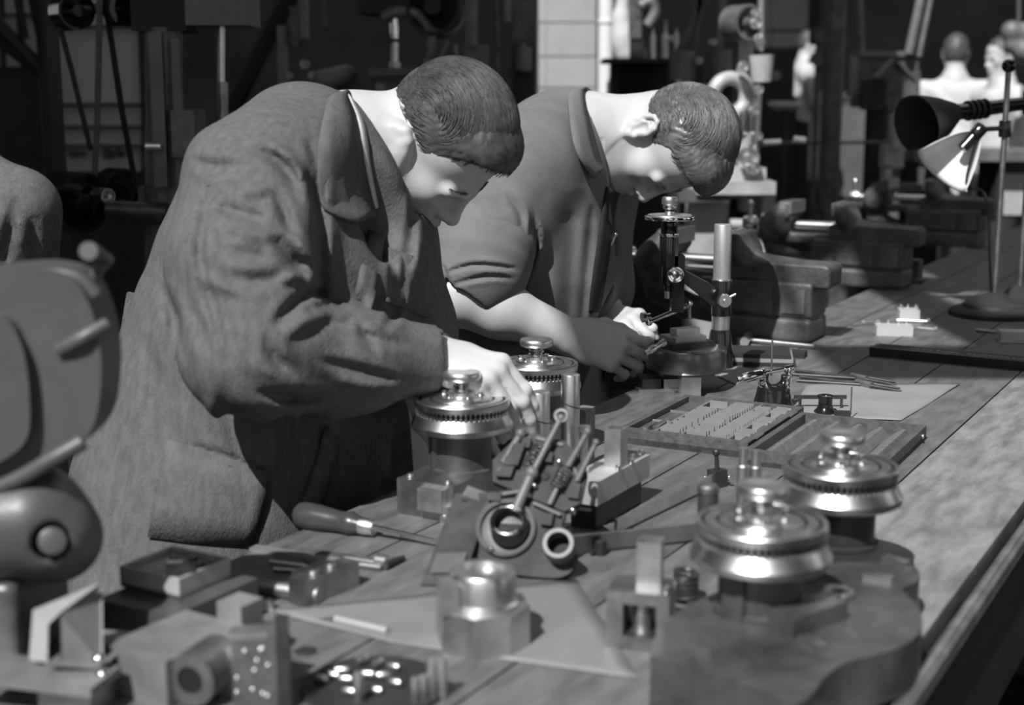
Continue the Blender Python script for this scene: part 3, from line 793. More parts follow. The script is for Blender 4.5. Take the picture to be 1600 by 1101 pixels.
    legs(root, (hp - BD * .09, hp + BD * .09), (Vector((hp.x - .03, hp.y, 0)) - BD * .13, Vector((hp.x - .02, hp.y, 0)) + BD * .14), BN * .03)
    for o in root.children:
        if o.name.startswith(('trousers', 'shoe')): ch(o)
    return root
# ---------------- the man bent over the microscope
def build_man2():
    root = thing('person', 'man with rolled-up sleeves and combed hair bent over the microscope eyepiece', 'person', Vector(at(740, 640, 2.812).to_tuple()[:2] + (0,)))
    ci = Vector((0, 0, 0)) - root.location
    def ch(o): o.location = ci; return o
    sc = 1.03
    fwd = Vector((-.06, -.153, -.986)); up = Vector((.855, -.518, .028))
    Rm = frame_from(fwd, up)
    hc = Vector((.294, 2.780, 1.334))
    nb = at(900, 212, 2.812)
    shR = at(815, 262, 2.605); elR = at(716, 462, 2.474); wrR = at(893, 527, 2.507)
    shL = at(925, 300, 2.965); elL = at(930, 450, 2.899); wrL = at(950, 497, 2.747)
    S = SDF(); W = head_sdf(S, hc, Rm, sc)
    S.cap(W(-.035, 0, -.03), nb, .062, .071, 'u', .03)
    S.cap(W(.0, 0, -.06), nb + Vector((.05, -.02, -.05)), .049, .054, 'u', .03)
    S.ecap(nb, at(820, 440, 2.790), (.08, .11), (.08, .11), (1, 0, 0), 'u', .05)
    S.cap(nb + Vector((0, 0, -.05)), shR, .05, .05, 'u', .04); S.cap(nb + Vector((0, 0, -.05)), shL, .05, .05, 'u', .04)
    S.chain([shR, elR, elR.lerp(wrR, .35) + Vector((0, 0, .004)), wrR], [.055, .049, .048, .033], .03)
    S.chain([shL, elL, wrL], [.055, .048, .033], .03)
    xh = (at(968, 548, 2.507) - wrR).normalized()
    Rh = frame_from(xh, Vector((.10, -.86, .42)))
    hand_sdf(S, wrR, Rh, ((4, 12, 34, 22), (2, 22, 42, 26), (-1, 32, 46, 26), (-5, 42, 46, 24)), ((.6, .45, -.5), (.9, .1, -.35), (.95, -.1, -.15)), 1.05)
    xl = (at(985, 505, 2.660) - wrL).normalized()
    Rl = frame_from(xl, Vector((-.2, -.5, .85)))
    hand_sdf(S, wrL, Rl, ((4, 30, 45, 30), (2, 36, 50, 30), (-2, 42, 52, 30), (-6, 46, 55, 30)), ((.6, .4, -.5), (.9, .0, -.3), (.9, -.2, -.3)), 1.03, -1)
    me = smoothmesh(S.mesh('body', .0026), 1, .4)
    bo2 = ch(obj('body', me, SKIN, root, ang=180))
    line = ((-.12, -.046), (-.085, -.045), (-.052, -.02), (-.04, .02), (-.012, .036), (.004, .010), (.014, .010), (.026, .05), (.05, .066), (.095, .082))
    gr = lambda q: .0006 * np.sin(q[:, 1] * 430 + 14 * np.sin(q[:, 0] * 34) + 8 * np.sin(q[:, 2] * 37)) * np.clip((q[:, 2] - .0) * 20, 0, 1) + .0008 * np.sin(q[:, 1] * 1300 + q[:, 0] * 260)
    H = hair_sdf(hc, Rm, sc, line, (((-.016, 0, .044), (.102, .080, .094), .01), ((.02, 0, .074), (.084, .070, .066), .03), ((.06, .0, .098), (.044, .055, .034), .03)), gr)
    ch(obj('hair', H.mesh('hair', .0026), HAIR, root, ang=180))
    ch(obj('hair_strands', strands(hc, Rm, sc, (-.006, 0, .056), (.106, .081, .096), line, 4600, 5, lambda b: -.3 * b, bm=side_strands(strands(hc, Rm, sc, (.046, 0, .088), (.062, .060, .046), line, 700, 15, lambda b: -.2 * b), hc, Rm, sc, (-.016, 0, .044), (.102, .080, .094), 1300, 22, hairline=line)), HAIR, root, ang=180))['kind'] = 'stuff'
    for s in (1, -1):
        bm = BM()
        for k in range(40):
            t = random.random(); p = Vector((.0935 - .014 * t * t, s * (.012 + .036 * t), .019 + .006 * math.sin(t * 3) + random.gauss(0, .002)))
            tube(bm, [hc + Rm @ p * sc, hc + Rm @ (p + Vector((.001, s * .009, .002))) * sc], .0006, 3)
        ch(obj('eyebrow', bm, HAIR, root))['kind'] = 'stuff'
    S = SDF()
    rows = [(205, 820, 915, 2.774, 0.120), (250, 765, 940, 2.780, 0.202), (310, 735, 952, 2.790, 0.223), (400, 700, 968, 2.796, 0.218), (480, 672, 938, 2.801, 0.213), (560, 655, 905, 2.807, 0.213), (612, 652, 893, 2.810, .214)]
    torso_rows(S, rows)
    cuff = elR.lerp(shR, .12)
    S.chain([nb + Vector((-.03, 0, -.01)), shR, shR.lerp(elR, .55) + Vector((-.006, 0, 0)), elR.lerp(shR, .34)], [.085, .09, .085, .081], .045)
    S.chain([nb, shL, elL], [.087, .087, .076], .045)
    S.chain([elL, wrL + (elL - wrL).normalized() * .1], [.076, .06], .03)
    S.cap(at(905, 208, 2.801), at(980, 195, 2.790), .072, .098, 's', .012)
    S.cap(at(958, 300, 2.725), at(930, 520, 2.681), .016, .02, 's', .02)
    fl = [([(830, 330), (836, 380), (815, 440), (800, 500)], 7, .011), ([(925, 320), (918, 420), (905, 540)], 8, .006), ([(890, 330), (895, 450), (880, 560)], 16, .006), ([(860, 300), (864, 420), (850, 540)], 18, -.005),
          ([(700, 330), (760, 318), (800, 330)], 12, .004), ([(790, 300), (812, 330), (818, 360)], 6, .006), ([(720, 520), (750, 600)], 12, .005), ([(800, 470), (806, 560)], 14, .005), ([(700, 380), (760, 378), (815, 392)], 5, .006)]
    S.disp(folds(fl), at(820, 420, 2.725), 1.2)
    S.disp(wrinkle((.9, .2, .1), 30, .002, 1.2, 3), at(820, 420, 2.725), 1.2)
    co2 = ch(obj('work_coat', S.mesh('work_coat', .0056), COTTON, root, ang=180))
    S = SDF()                                                # rolled cuff: three thick laps
    ax = (shR - elR).normalized()
    for k, (t, r, w) in enumerate(((.050, .083, .014), (.072, .097, .012), (.100, .094, .012))):
        c0 = elR + ax * (t - .012) ; S.cap(c0 + Vector((.004, 0, -.004)), c0 + ax * w * 1.4, r, r * 1.03, 'u', .006)
    S.cap(elR - ax * .10, elR + ax * .008, .098, .055, 's', .01)
    S.disp(wrinkle(ax, 150, .0022, .6, 2.2), elR, .4); S.disp(folds([([(694, 428), (740, 414), (812, 420)], 4, .007), ([(700, 446), (760, 432), (806, 436)], 4, .005), ([(690, 410), (700, 440), (706, 452)], 4, .005)]), elR, .4)
    ch(obj('rolled_cuff', S.mesh('rolled_cuff', .004), COTTON, root, ang=180))
    bv = bvh_of([co2, bo2])
    ch(strip('coat_collar', ((930, 146, 2.90), (918, 138, 2.855), (906, 148), (912, 180), (920, 218), (928, 252), (936, 266)), ((915, 152, 2.92), (900, 142, 2.88), (884, 150), (885, 190), (890, 225), (902, 256), (922, 280)), bv, (.012, .012, .009), COTTON, root, Y=2.72))
    ch(strip('tie', ((946, 292), (937, 350), (929, 410), (924, 450), (920, 488)), ((964, 302), (956, 350), (948, 410), (941, 450), (935, 486)), bv, (.004, .004, .003), TIE, root, .004, 24, Y=2.66))
    bm = BM(); a = at(962, 366, 2.660); cyl(bm, a, at(953, 384, 2.660), .0032, n=10); ball(bm, a, .004, 10, 8); ch(obj('pen_clip', bm, CHROME, root))
    hp = at(755, 640, 2.834); hp.z = .86
    legs(root, (hp - BD * .09, hp + BD * .09), (Vector((hp.x - .03, hp.y, 0)) - BD * .13, Vector((hp.x - .02, hp.y, 0)) + BD * .14), BN * .03)
    for o in root.children:
        if o.name.startswith(('trousers', 'shoe')): ch(o)
    return root
MAN1 = build_man1()
MAN2 = build_man2()

# ------------------------------------------------------------------ things on the bench
def ground(px, py, Y=None):
    p = G(px, py) if Y is None else at(px, py, Y); return Vector((p.x, p.y, BZ))
PLATEM = mat('dull_grey_plate', .06, .75, .0, .35, 26, .1, 200, spec=.2)
CASTM = mat('worn_black_casting', .085, .27, .25, .5, 12, .25, 120, dark=.04)
TURNED = mat('dark_turned_steel', .13, .42, .6, .4, 24)
GAPD = mat('dark_gap', .006, .7)  # near black: shade painted into gaps, grooves and bores; also dark joints
def dial_parts(root, z0, col_h, col_r=.0355, col_m=None, knob_m=None):
    """column, toothed dial and knob above height z0 of the thing"""
    bm = BM(); lathe(bm, [(0, 0), (col_r + .004, 0), (col_r + .004, .004), (col_r, .006), (col_r, col_h), (0, col_h)], (0, 0, z0), n=48)
    box(bm, (-col_r * .72, -col_r * .72, z0 + col_h * .45), (.006, .022, col_h * .8), eul(0, 0, 45), .001)
    obj('column', bm, col_m or TURNED, root)
    z = z0 + col_h
    bm = BM(); lathe(bm, [(0, 0), (.050, 0), (.0588, .0012), (.0614, .0032), (.0614, .0085), (.0605, .0098), (.0550, .0205), (.0535, .0212), (0, .0212)], (0, 0, z), n=72)
    lo = obj('lower_dial', bm, DIALM, root, ang=20)
    bm = BM(); cyl(bm, (0, 0, z + .020), (0, 0, z + .032), .0505, n=48); obj('core', bm, GAPD, root)  # near-black core paints the shade behind the teeth
    bm = BM()
    for k in range(60):
        a = 2 * math.pi * k / 60
        box(bm, (.0538 * math.cos(a), .0538 * math.sin(a), z + .0225), (.0046, .0026, .0046), eul(0, 0, math.degrees(a)))
        box(bm, (.0538 * math.cos(a), .0538 * math.sin(a), z + .0280), (.0046, .0026, .0030), eul(0, 0, math.degrees(a)))
    t = obj('teeth', bm, DIALM, lo); t['kind'] = 'stuff'
    bm = BM(); lathe(bm, [(0, 0), (.0545, 0), (.0570, .0010), (.0572, .0022), (.0572, .0074), (.0562, .0088), (.0526, .0090), (.0518, .0074), (.0494, .0074), (.0486, .0090), (.0402, .0093), (.0392, .0078), (.0366, .0078), (.0356, .0094), (.0292, .0097), (.0284, .0128), (.0168, .0132), (.0162, .0175), (.0108, .0180), (0, .0180)], (0, 0, z + .0285), n=72)
    for rg in (.0507, .0379):
        b2 = BM(); lathe(b2, [(rg - .0013, 0), (rg - .0013, .0009), (rg + .0013, .0009), (rg + .0013, 0)], (0, 0, z + .0358), n=60); obj('groove', b2, GAPD, lo)  # black rings paint the shade lying in the turned grooves
    ud = obj('upper_dial', bm, DIALM, root, ang=20)
    for k in range(6):
        a = 2 * math.pi * k / 6 + .35; bm = BM(); rcyl(bm, (.0225 * math.cos(a), .0225 * math.sin(a), z + .041), (.0225 * math.cos(a), .0225 * math.sin(a), z + .0460), .0034, .001, 12); obj('screw', bm, CHROME, ud)
    bm = BM(); lathe(bm, [(0, 0), (.0085, 0), (.0085, .006), (.0105, .0065), (.0105, .0085), (.008, .009), (.008, .014), (0, .014)], (0, 0, z + .0455), n=28); obj('stem', bm, CHROME, root)
    bm = BM(); lathe(bm, [(0, 0), (.017, 0), (.0215, .002), (.0228, .0045), (.0228, .0085), (.0215, .0108), (.0180, .0112), (.0120, .0100), (0, .0098)], (0, 0, z + .0585), n=48, wob=lambda k, n: 1 + .012 * (k % 2)); obj('knob', bm, knob_m or STEEL, root)
# --- dial head under the hand of the man in the faded coat
p = ground(722, 640, 1.765)
t = thing('dial_indexer', 'toothed steel dial head on a bolted block gripped by the man in the faded coat', 'indexing head', p, BRZ, 'toothed dial heads'); t.scale = (1.07,) * 3
bm = BM(); box(bm, (-.006, -.012, .0215), (.078, .125, .043), None, .006); obj('base_block', bm, STEELD, t)
for x, y in ((-.034, -.062), (.02, -.064), (-.034, .03), (-.03, -.02)):
    bm = BM(); rcyl(bm, (x, y, .043), (x, y, .0475), .0048, .0012, 10); obj('bolt', bm, STEEL, t)
bm = BM(); box(bm, (.008, -.081, .026), (.033, .012, .026), None, .0015); obj('clamp_plate', bm, STEELB, t)
bm = BM(); box(bm, (.026, -.079, .010), (.010, .010, .02), None, .001); rcyl(bm, (.026, -.086, .008), (.026, -.083, .008), .003, .001, 10); obj('stop_lug', bm, STEELB, t)
dial_parts(t, .043, .050)
# --- second dial head behind the guide posts
p = ground(838, 590, 2.03)
t = thing('dial_indexer', 'toothed steel dial head standing behind the two upright posts', 'indexing head', p, BRZ, 'toothed dial heads'); t.scale = (1.07,) * 3
bm = BM(); box(bm, (0, 0, .02), (.08, .11, .04), None, .006); obj('base_block', bm, STEELD, t)
dial_parts(t, .04, .050)
# --- twin head casting in the right foreground
zt = .047
out = [(1016, 1024), (1075, 1042), (1140, 1062), (1200, 1082), (1246, 1098), (1270, 1082), (1285, 1062), (1302, 1046), (1325, 1034), (1380, 1020), (1415, 1006), (1436, 988), (1441, 966), (1432, 944), (1414, 926), (1412, 918), (1432, 908), (1437, 895), (1420, 880), (1370, 878), (1290, 880), (1200, 905), (1120, 925), (1050, 960), (1026, 990)]
pts = [G(x, y, BZ + zt) for x, y in out]
cen = G(1230, 990, BZ)
t = thing('indexing_fixture', 'heavy rounded cast base carrying two toothed dial heads', 'machine fixture', (cen.x, cen.y, BZ), 0)
bm = BM(); prism(bm, [(q.x - cen.x, q.y - cen.y) for q in smoothpath([(a.x, a.y, 0) for a in pts] + [pts[0]], 3)[:-1]], 0, zt, None, .014, 5)
obj('cast_base', bm, CASTM, t, ang=50)
for i, (px, py, Y) in enumerate(((1188, 872, 1.255), (1312, 768, 1.455))):
    q = at(px, py, Y); e = bpy.data.objects.new('dial_head', None); C.objects.link(e); e.parent = t; e.location = (q.x - cen.x, q.y - cen.y, zt); e.empty_display_size = .03; e.scale = (1.07,) * 3
    dial_parts(e, 0, .044, .036, TURNED if i == 0 else BLACKENED)
for px, py, a in ((1268, 1008, 20), (1372, 905, 60), (1400, 880, 40), (1092, 1015, 10)):
    q = G(px, py, BZ + zt); bm = BM(); box(bm, (q.x - cen.x, q.y - cen.y, zt + .002), (.012, .028, .007), eul(0, 0, a), .002); obj('clip', bm, STEEL, t)
q = G(1310, 930, BZ + zt); bm = BM(); ring(bm, (q.x - cen.x, q.y - cen.y, zt + .003), (0, 0, 1), .012, .0035); obj('ring_seat', bm, STEELB, t)
q = G(1262, 975, BZ + zt); bm = BM(); box(bm, (q.x - cen.x, q.y - cen.y, zt + .008), (.075, .03, .02), eul(0, 0, 38), .005); obj('raised_pad', bm, CASTM, t)
# --- pale steel block with square tube on a dark base
fc = G(932, 830)
t = thing('drill_jig', 'pale ground-steel block on a dark foot with a square tube standing on it', 'drill jig', fc, BRZ)
bm = BM(); box(bm, (-.020, .070, .016), (.034, .132, .032), None, .001); obj('foot', bm, BLACKENED, t)
bm = BM(); box(bm, (-.021, .076, .047), (.044, .154, .030), None, .0012); obj('block', bm, mat('ground_steel_pale', .55, .5, .55, .12, 40), t)
bm = BM()
for sx, sy, w, d in ((-.010, 0, .002, .022), (.010, 0, .002, .022), (0, -.010, .018, .002), (0, .010, .018, .002)): box(bm, (-.012 + sx, .078 + sy, .087), (w, d, .050))
obj('square_tube', bm, STEELB, t)
bm = BM(); lathe(bm, [(0, 0), (.006, 0), (.006, .006), (.0048, .007), (.0048, .052), (.0075, .054), (.0075, .060), (0, .061)], (-.032, .028, .062)); obj('guide_pin', bm, STEEL, t)
bm = BM(); box(bm, (-.020, .128, .064), (.036, .040, .004), None, .001); obj('top_plate', bm, CHROME, t)
for x, y in ((-.03, .118), (-.008, .118), (-.03, .14), (-.008, .145), (.0, .06), (.0, .098)):
    bm = BM(); rcyl(bm, (x, y, .062), (x, y, .0695), .0036, .001, 12); obj('screw', bm, CHROME, t)
# --- guide posts
q0 = at(842, 690, 1.83); q1 = at(891, 690, 1.87); q0.z = q1.z = BZ
t = thing('die_set', 'two polished upright posts with slanting joints on a flat plate', 'die set', q0, 0)
bm = BM(); m = (q1 - q0); box(bm, (m.x / 2 - .005, m.y / 2, .006), (.085, .06, .012), eul(0, 0, math.degrees(math.atan2(m.y, m.x))), .002); obj('plate', bm, STEELD, t)
for c, h, r in ((Vector(), at(842, 611, 1.83).z - BZ, .0145), (m, at(891, 584, 1.87).z - BZ, .0125)):
    bm = BM(); rcyl(bm, c + Vector((0, 0, .012)), c + Vector((0, 0, h)), r, .0018, 36); po = obj('post', bm, STEEL, t)
    bm = BM(); ax = Vector((.35, 0, .94)); ring(bm, c + Vector((0, 0, h * .72)), ax, r * 1.02, .0009, 36, 6); obj('joint_line', bm, GAPD, po)
q = ground(912, 700, 1.93)
bm = BM(); box(bm, (0, 0, .045), (.02, .03, .09), None, .001)
tag(obj('wood_block', bm, CASEL, loc=q, rz=BRZ), 'small upright light wood block beside the right-hand polished post', 'wood block')
# --- small mechanism on a tilted casting
def build_mechanism():
    o = G(790, 905); t = thing('latch_mechanism', 'tilted cast plate with ring boss, springs and levers in the bench middle', 'mechanism', o, 0)
    # plate frame: local x right, y up the slope, z out of the face
    N_ = Vector((-.12, -.80, .58)).normalized(); X_ = Vector((.97, -.24, -.05)); X_ = (X_ - N_ * X_.dot(N_)).normalized(); Y_ = N_.cross(X_)
    M = Matrix.Translation((0, .004, .007)) @ Matrix((X_, Y_, N_)).transposed().to_4x4()
    S_ = 1.52 / FPX
    def L(px, py, z=0.0): return M @ Vector(((px - 790) * S_, (905 - py) * S_ * 1.12, z))
    def out2(P): return [((x - 790) * S_, (905 - y) * S_ * 1.12) for x, y in P]
    low = [(738, 905), (728, 860), (733, 815), (750, 790), (800, 778), (850, 790), (868, 806), (866, 828), (890, 850), (897, 880), (880, 900), (830, 906)]
    bm = BM(); prism(bm, out2([(a.x, a.y) for a in smoothpath([(x, y, 0) for x, y in low] + [(738, 905, 0)], 3)[:-1]]), -.012, 0, M, .0025, 2); obj('lower_plate', bm, PLATEM, t)
    up = [(742, 775), (735, 742), (765, 705), (795, 692), (850, 700), (872, 718), (892, 742), (890, 790), (866, 806), (800, 790)]
    bm = BM(); prism(bm, out2(up), -.010, .004, M, .002, 2); obj('upper_plate', bm, PLATEM, t)
    bm = BM(); rcyl(bm, L(778, 842, -.001), L(778, 842, .0012), .0290, .0004, 40); obj('recess_shade', bm, BLACKENED, t)  # dark disc paints the shade inside the ring boss
    for ang_ in range(0, 360, 40):
        bm = BM(); pc_ = L(778, 842, .005) + X_ * (.0312 * math.cos(R(ang_))) + Y_ * (.0312 * math.sin(R(ang_))); ball(bm, pc_, .0022, 8, 6); obj('stud', bm, STEEL, t)
    for (a_, b_) in (((740, 800), (800, 782)), ((815, 800), (862, 812)), ((748, 760), (790, 700)), ((800, 700), (846, 706)), ((860, 725), (884, 760))):
        bm = BM(); tube(bm, [L(*a_, .005), L(*b_, .005)], .0024, 8); obj('rib', bm, IRONL, t)
    for (x_, y_, w_, h_, z_) in ((752, 800, .014, .010, .010), (842, 822, .012, .014, .008), (822, 730, .016, .012, .012), (878, 775, .012, .018, .010), (786, 712, .010, .012, .012)):
        bm = BM(); box(bm, L(x_, y_, z_ / 2), (w_, h_, z_), M.to_3x3().to_4x4(), .0015); obj('lug', bm, PLATEM, t)
    bm = BM(); lathe(bm, [(.0285, 0), (.0335, 0), (.0335, .006), (.0315, .0078), (.0285, .006), (.0285, 0)], L(778, 842), N_, 44); obj('ring_boss', bm, IRONL, t)
    bm = BM(); lathe(bm, [(0, .004), (.0165, .004), (.0165, .022), (.0195, .022), (.021, .019), (.021, 0)], L(785, 846), (N_ + Vector((0, 0, .5))).normalized(), 36); b_ = obj('socket', bm, BLACKENED, t)
    bm = BM(); ring(bm, L(785, 846) + (N_ + Vector((0, 0, .5))).normalized() * .022, N_ + Vector((0, 0, .5)), .0185, .0018, 36, 8); obj('rim', bm, CHROME, b_)
    bm = BM(); pipe(bm, L(870, 862, -.002), L(870, 862, .026), .0168, .0125, 36); obj('tube_boss', bm, IRONL, t)
    bm = BM(); cyl(bm, L(870, 862, .001), L(870, 862, .002), .0125, n=28); obj('bore', bm, GAPD, t)  # dark disc paints the shade down the tube
    for a, b, r, w, n in (((800, 752), (812, 716), .0075, .0013, 6), ((848, 775), (858, 745), .0065, .0012, 6)):
        bm = BM(); spring(bm, L(*a, .014), L(*b, .016), r, w, n); obj('spring', bm, CHROME, t)
    for a, b, r in (((790, 820, .012), (806, 760, .016), .0075), ((806, 762, .016), (838, 672, .020), .0048), ((862, 740, .012), (886, 690, .024), .0046), ((880, 760, .010), (902, 704, .022), .004), ((842, 800, .008), (852, 770, .012), .004), ((754, 745, .004), (775, 700, .012), .006)):
        bm = BM(); cyl(bm, L(*a), L(*b), r * .85, r * .7, 14); ball(bm, L(*b), r * 1.05, 12, 8); obj('lever', bm, IRONL, t)
    bm = BM(); ring(bm, L(838, 668, .020), N_, .0068, .0022, 24, 8); obj('eyelet', bm, STEELB, t)
    for x, y in ((800, 765), (812, 775), (805, 790), (845, 735), (762, 878), (770, 720), (880, 805)):
        bm = BM(); rcyl(bm, L(x, y, .0), L(x, y, .010), .0034, .001, 12); ball(bm, L(x, y, .010), .0034, 10, 6); obj('screw', bm, CHROME, t)
    for x, y, z in ((764, 756, .012), (772, 738, .014)):
        bm = BM(); prism(bm, out2([(x - 16, y + 14), (x - 6, y - 20), (x + 14, y - 24), (x + 8, y + 12)]), .004, z, M, .001, 1); obj('catch', bm, PLATEM, t)
    bm = BM(); rcyl(bm, L(826, 757, .004), L(826, 757, .006), .005, .0005, 16); obj('bore', bm, GAPD, t)  # raised dark disc painted as the shade of a hole
    # flat strap leaning on the left
    a0 = G(690, 915, BZ + .002) - o; a1 = at(742, 772, 1.56) - o; sd_ = Vector((.95, -.25, .1))
    bm = BM(); belt(bm, [a0, a0.lerp(a1, .5), a1], .046, .005, sd_); obj('strap', bm, PLATEM, t)
    bm = BM(); belt(bm, [a0.lerp(a1, .12) + Vector((0, -.006, .004)), a0.lerp(a1, .32) + Vector((0, -.006, .004))], .034, .004, sd_); obj('light_tab', bm, STEEL, t)
    bm = BM(); belt(bm, [a1 + Vector((-.012, -.004, .004)), a1 + Vector((.03, -.006, -.012))], .02, .006, Vector((.3, .9, .3))); obj('hook', bm, STEELB, t)
    return t
build_mechanism()
# --- octagonal steel block with round boss
o = G(755, 1003)
t = thing('bushing_block', 'octagonal machined steel block with a round boss on top', 'machine part', o, R(12))
bm = BM(); prism(bm, [(.046 * math.cos(R(22.5 + 45 * k)), .046 * math.sin(R(22.5 + 45 * k))) for k in range(8)], 0, .040, None, .0015); obj('block', bm, STEELB, t)
bm = BM(); lathe(bm, [(.0, 0), (.036, 0), (.036, .004), (.0325, .006), (.0325, .030), (.030, .034), (.022, .0345), (.0215, .028), (0, .028)], (0, 0, .040), n=48); obj('boss', bm, STEEL, t)
bm = BM(); box(bm, (-.036, -.012, .054), (.018, .026, .030), None, .004); obj('lug', bm, STEELB, t)
# --- window box with square tube
o = G(1044, 1022)
t = thing('gauge_box', 'squat steel box with a square window and a square tube on top', 'machine part', o, R(-14))
bm = BM()
for c, s in (((-.052, 0, .029), (.016, .05, .058)), ((-.006, 0, .029), (.012, .05, .058)), ((-.028, 0, .007), (.034, .05, .014)), ((-.028, 0, .052), (.034, .05, .012)), ((-.028, .02, .029), (.034, .008, .034))): box(bm, (c[0], c[1] + .025, c[2]), s)
obj('housing', bm, STEELD, t)
bm = BM(); rcyl(bm, (-.028, .018, .012), (-.028, .018, .048), .009, .001, 20); obj('plunger', bm, STEELB, t)
bm = BM()
for sx, sy, w, d in ((-.0105, 0, .002, .023), (.0105, 0, .002, .023), (0, -.0105, .019, .002), (0, .0105, .019, .002)): box(bm, (-.022 + sx, .024 + sy, .081), (w, d, .046))
obj('square_tube', bm, STEELB, t)
for k in range(3):
    bm = BM(); rcyl(bm, (-.004 + .006 * k, .006 + .012 * k, .058), (-.004 + .006 * k, .006 + .012 * k, .066), .0035, .001, 12); obj('screw', bm, CHROME, t)
q = ground(1072, 905, 1.40); bm = BM(); spring(bm, (0, 0, .003), (0, 0, .035), .011, .003, 6, 6)
tag(obj('coil_spring', bm, BLACKENED, loc=q), 'short black coil spring between the window box and the dial fixture', 'spring')
q = ground(1105, 830, 1.52); t = thing('plug_gauge', 'dark cylindrical plug with pale end standing behind the dial fixture', 'plug gauge', q)
bm = BM(); rcyl(bm, (0, 0, 0), (0, 0, .085), .0115, .001, 28); obj('body', bm, BLACKENED, t)
bm = BM(); lathe(bm, [(0, 0), (.0125, 0), (.0125, .006), (.009, .009), (0, .009)], (0, 0, .085), n=28); obj('cap', bm, STEELD, t)
for i, (px, Y, h) in enumerate(((1160, 1.62, .11), (1180, 1.63, .105))):
    q = ground(px, 760, Y); bm = BM(); lathe(bm, [(0, 0), (.0075, 0), (.0075, h * .8), (.0055, h * .82), (.0055, h), (0, h)], n=20)
    tag(obj('spacer_pin', bm, STEELB, loc=q), 'slim stepped steel pin standing behind the front dial head', 'pin', 'stepped pins behind the dial fixture')
# --- bevel square: two bars on edge
j = G(962, 836)
t = thing('bevel_square', 'adjustable square of two thin steel bars standing on edge', 'bevel square', j, 0)
def barpart(name, a, b, h, th, m):
    d = b - a; L_ = d.length; ang = math.degrees(math.atan2(d.y, d.x)); bm = BM()
    box(bm, (a + b) / 2 - j + Vector((0, 0, h / 2 + .004)), (L_, th, h), eul(0, 0, ang), .0008); obj(name, bm, m, t)
barpart('blade', G(962, 836), G(1135, 752), .016, .004, STEEL)
barpart('stock', G(880, 868), G(1092, 846), .019, .006, STEELD)
bm = BM(); q = G(1120, 760) - j; box(bm, q + Vector((0, 0, .012)), (.022, .016, .024), eul(0, 0, 35), .002); cyl(bm, q + Vector((0, 0, .022)), q + Vector((-.002, 0, .048)), .003, n=12); ball(bm, q + Vector((-.002, 0, .048)), .0055, 12, 8); obj('clamp', bm, BLACKENED, t)
for dx in (-.016, .016):
    bm = BM(); ball(bm, q + Vector((dx, -.004, .014)), .004, 10, 8); obj('clamp_screw', bm, CHROME, t)
bm = BM(); q = G(938, 866) - j; rcyl(bm, q, q + Vector((0, 0, .018)), .007, .001, 16); obj('foot', bm, BLACKENED, t)
# --- gauge block case: slotted tray and its lid lying open
TZ = .024
A = G(968, 668, BZ + TZ); D_ = G(1155, 699, BZ + TZ); Bc = G(1072, 616, BZ + TZ)
ang = math.atan2((Bc - A).y, (Bc - A).x) - math.pi / 2
TL, TW = (Bc - A).length, (D_ - A).length
t = thing('gauge_tray', 'open slotted wooden tray filled with steel gauge blocks', 'gauge case', (A.x, A.y, BZ), ang)
bm = BM(); box(bm, (TW / 2, TL / 2, .005), (TW, TL, .010)); obj('bottom', bm, CASEW, t)
for c, s in (((.005, TL / 2), (.010, TL)), ((TW - .008, TL / 2), (.016, TL)), ((TW / 2 - .003, .006), (TW - .026, .012)), ((TW / 2 - .003, TL - .006), (TW - .026, .012))):
    bm = BM(); box(bm, (c[0], c[1], TZ / 2 + .0005), (s[0], s[1], TZ - .001), None, .0015); obj('rim', bm, CASEW, t)
bm = BM(); box(bm, (TW / 2 - .004, TL / 2, .0125), (TW - .030, TL - .026, .005)); obj('bed', bm, CASEW, t)
lanes = (.052, .094, .136, .166)
for x in lanes:
    bm = BM(); box(bm, (x, TL / 2, .0185), (.005, TL - .026, .008), None, .0006); obj('rail', bm, CASEL, t)
for y in (.10, .175):
    bm = BM(); box(bm, (.031, y, .0165), (.036, .003, .004)); obj('divider', bm, CASEL, t)
gb = None; rng = random.Random(11)
T_ = Matrix.Translation((A.x, A.y, BZ)) @ Matrix.Rotation(ang, 4, 'Z')
bmk = BM(); box(bmk, (0, 0, 0), (.031, .0042, .012), None, .0003, 1)
bms = BM(); box(bms, (0, 0, 0), (.024, .0030, .012), None, .0003, 1)
GBL = 'thin steel gauge block standing in a lane of the slotted tray'
g1 = obj('gauge_block', bmk, LAPPED); g2 = obj('gauge_block', bms, LAPPED)
first = {0: g1, 1: g2}
def gblock(kind, x, y, dz=0.0):
    o = first.pop(kind, None)
    if o is None: o = (g1, g2)[kind].copy(); C.objects.link(o)
    o.location = T_ @ Vector((x, y, .0213 + dz)); o.rotation_euler = (0, R(rng.uniform(-3, 3)), ang + R(rng.uniform(-3, 3)))
    tag(o, GBL, 'gauge block', 'gauge blocks in the slotted tray')
y = .024
while y < TL - .03: 
    if rng.random() < .72: gblock(0, .0735, y)
    y += .0125
y = .024
while y < TL - .03:
    if rng.random() < .85: gblock(0, .1155, y, .002 if .10 < y < .17 else 0)
    y += .0115
y = .022
while y < TL - .03:
    if rng.random() < .8: gblock(1, .1515, y)
    y += .0095
y = .022
while y < TL - .03:
    if rng.random() < .6: gblock(1, .1815, y)
    y += .010
for i, (x, y_, sx, sy, a) in enumerate(((.036, .035, .007, .045, 0), (.045, .05, .006, .05, 3))):
    bm = BM(); box(bm, (0, 0, .006), (sx, sy, .010), None, .0005); o = obj('gauge_bar', bm, STEEL)
    o.location = T_ @ Vector((x, y_, .0152)); o.rotation_euler = (0, 0, ang + R(a)); tag(o, 'long steel gauge bar lying in the empty lane of the tray', 'gauge block', 'gauge bars in the tray')
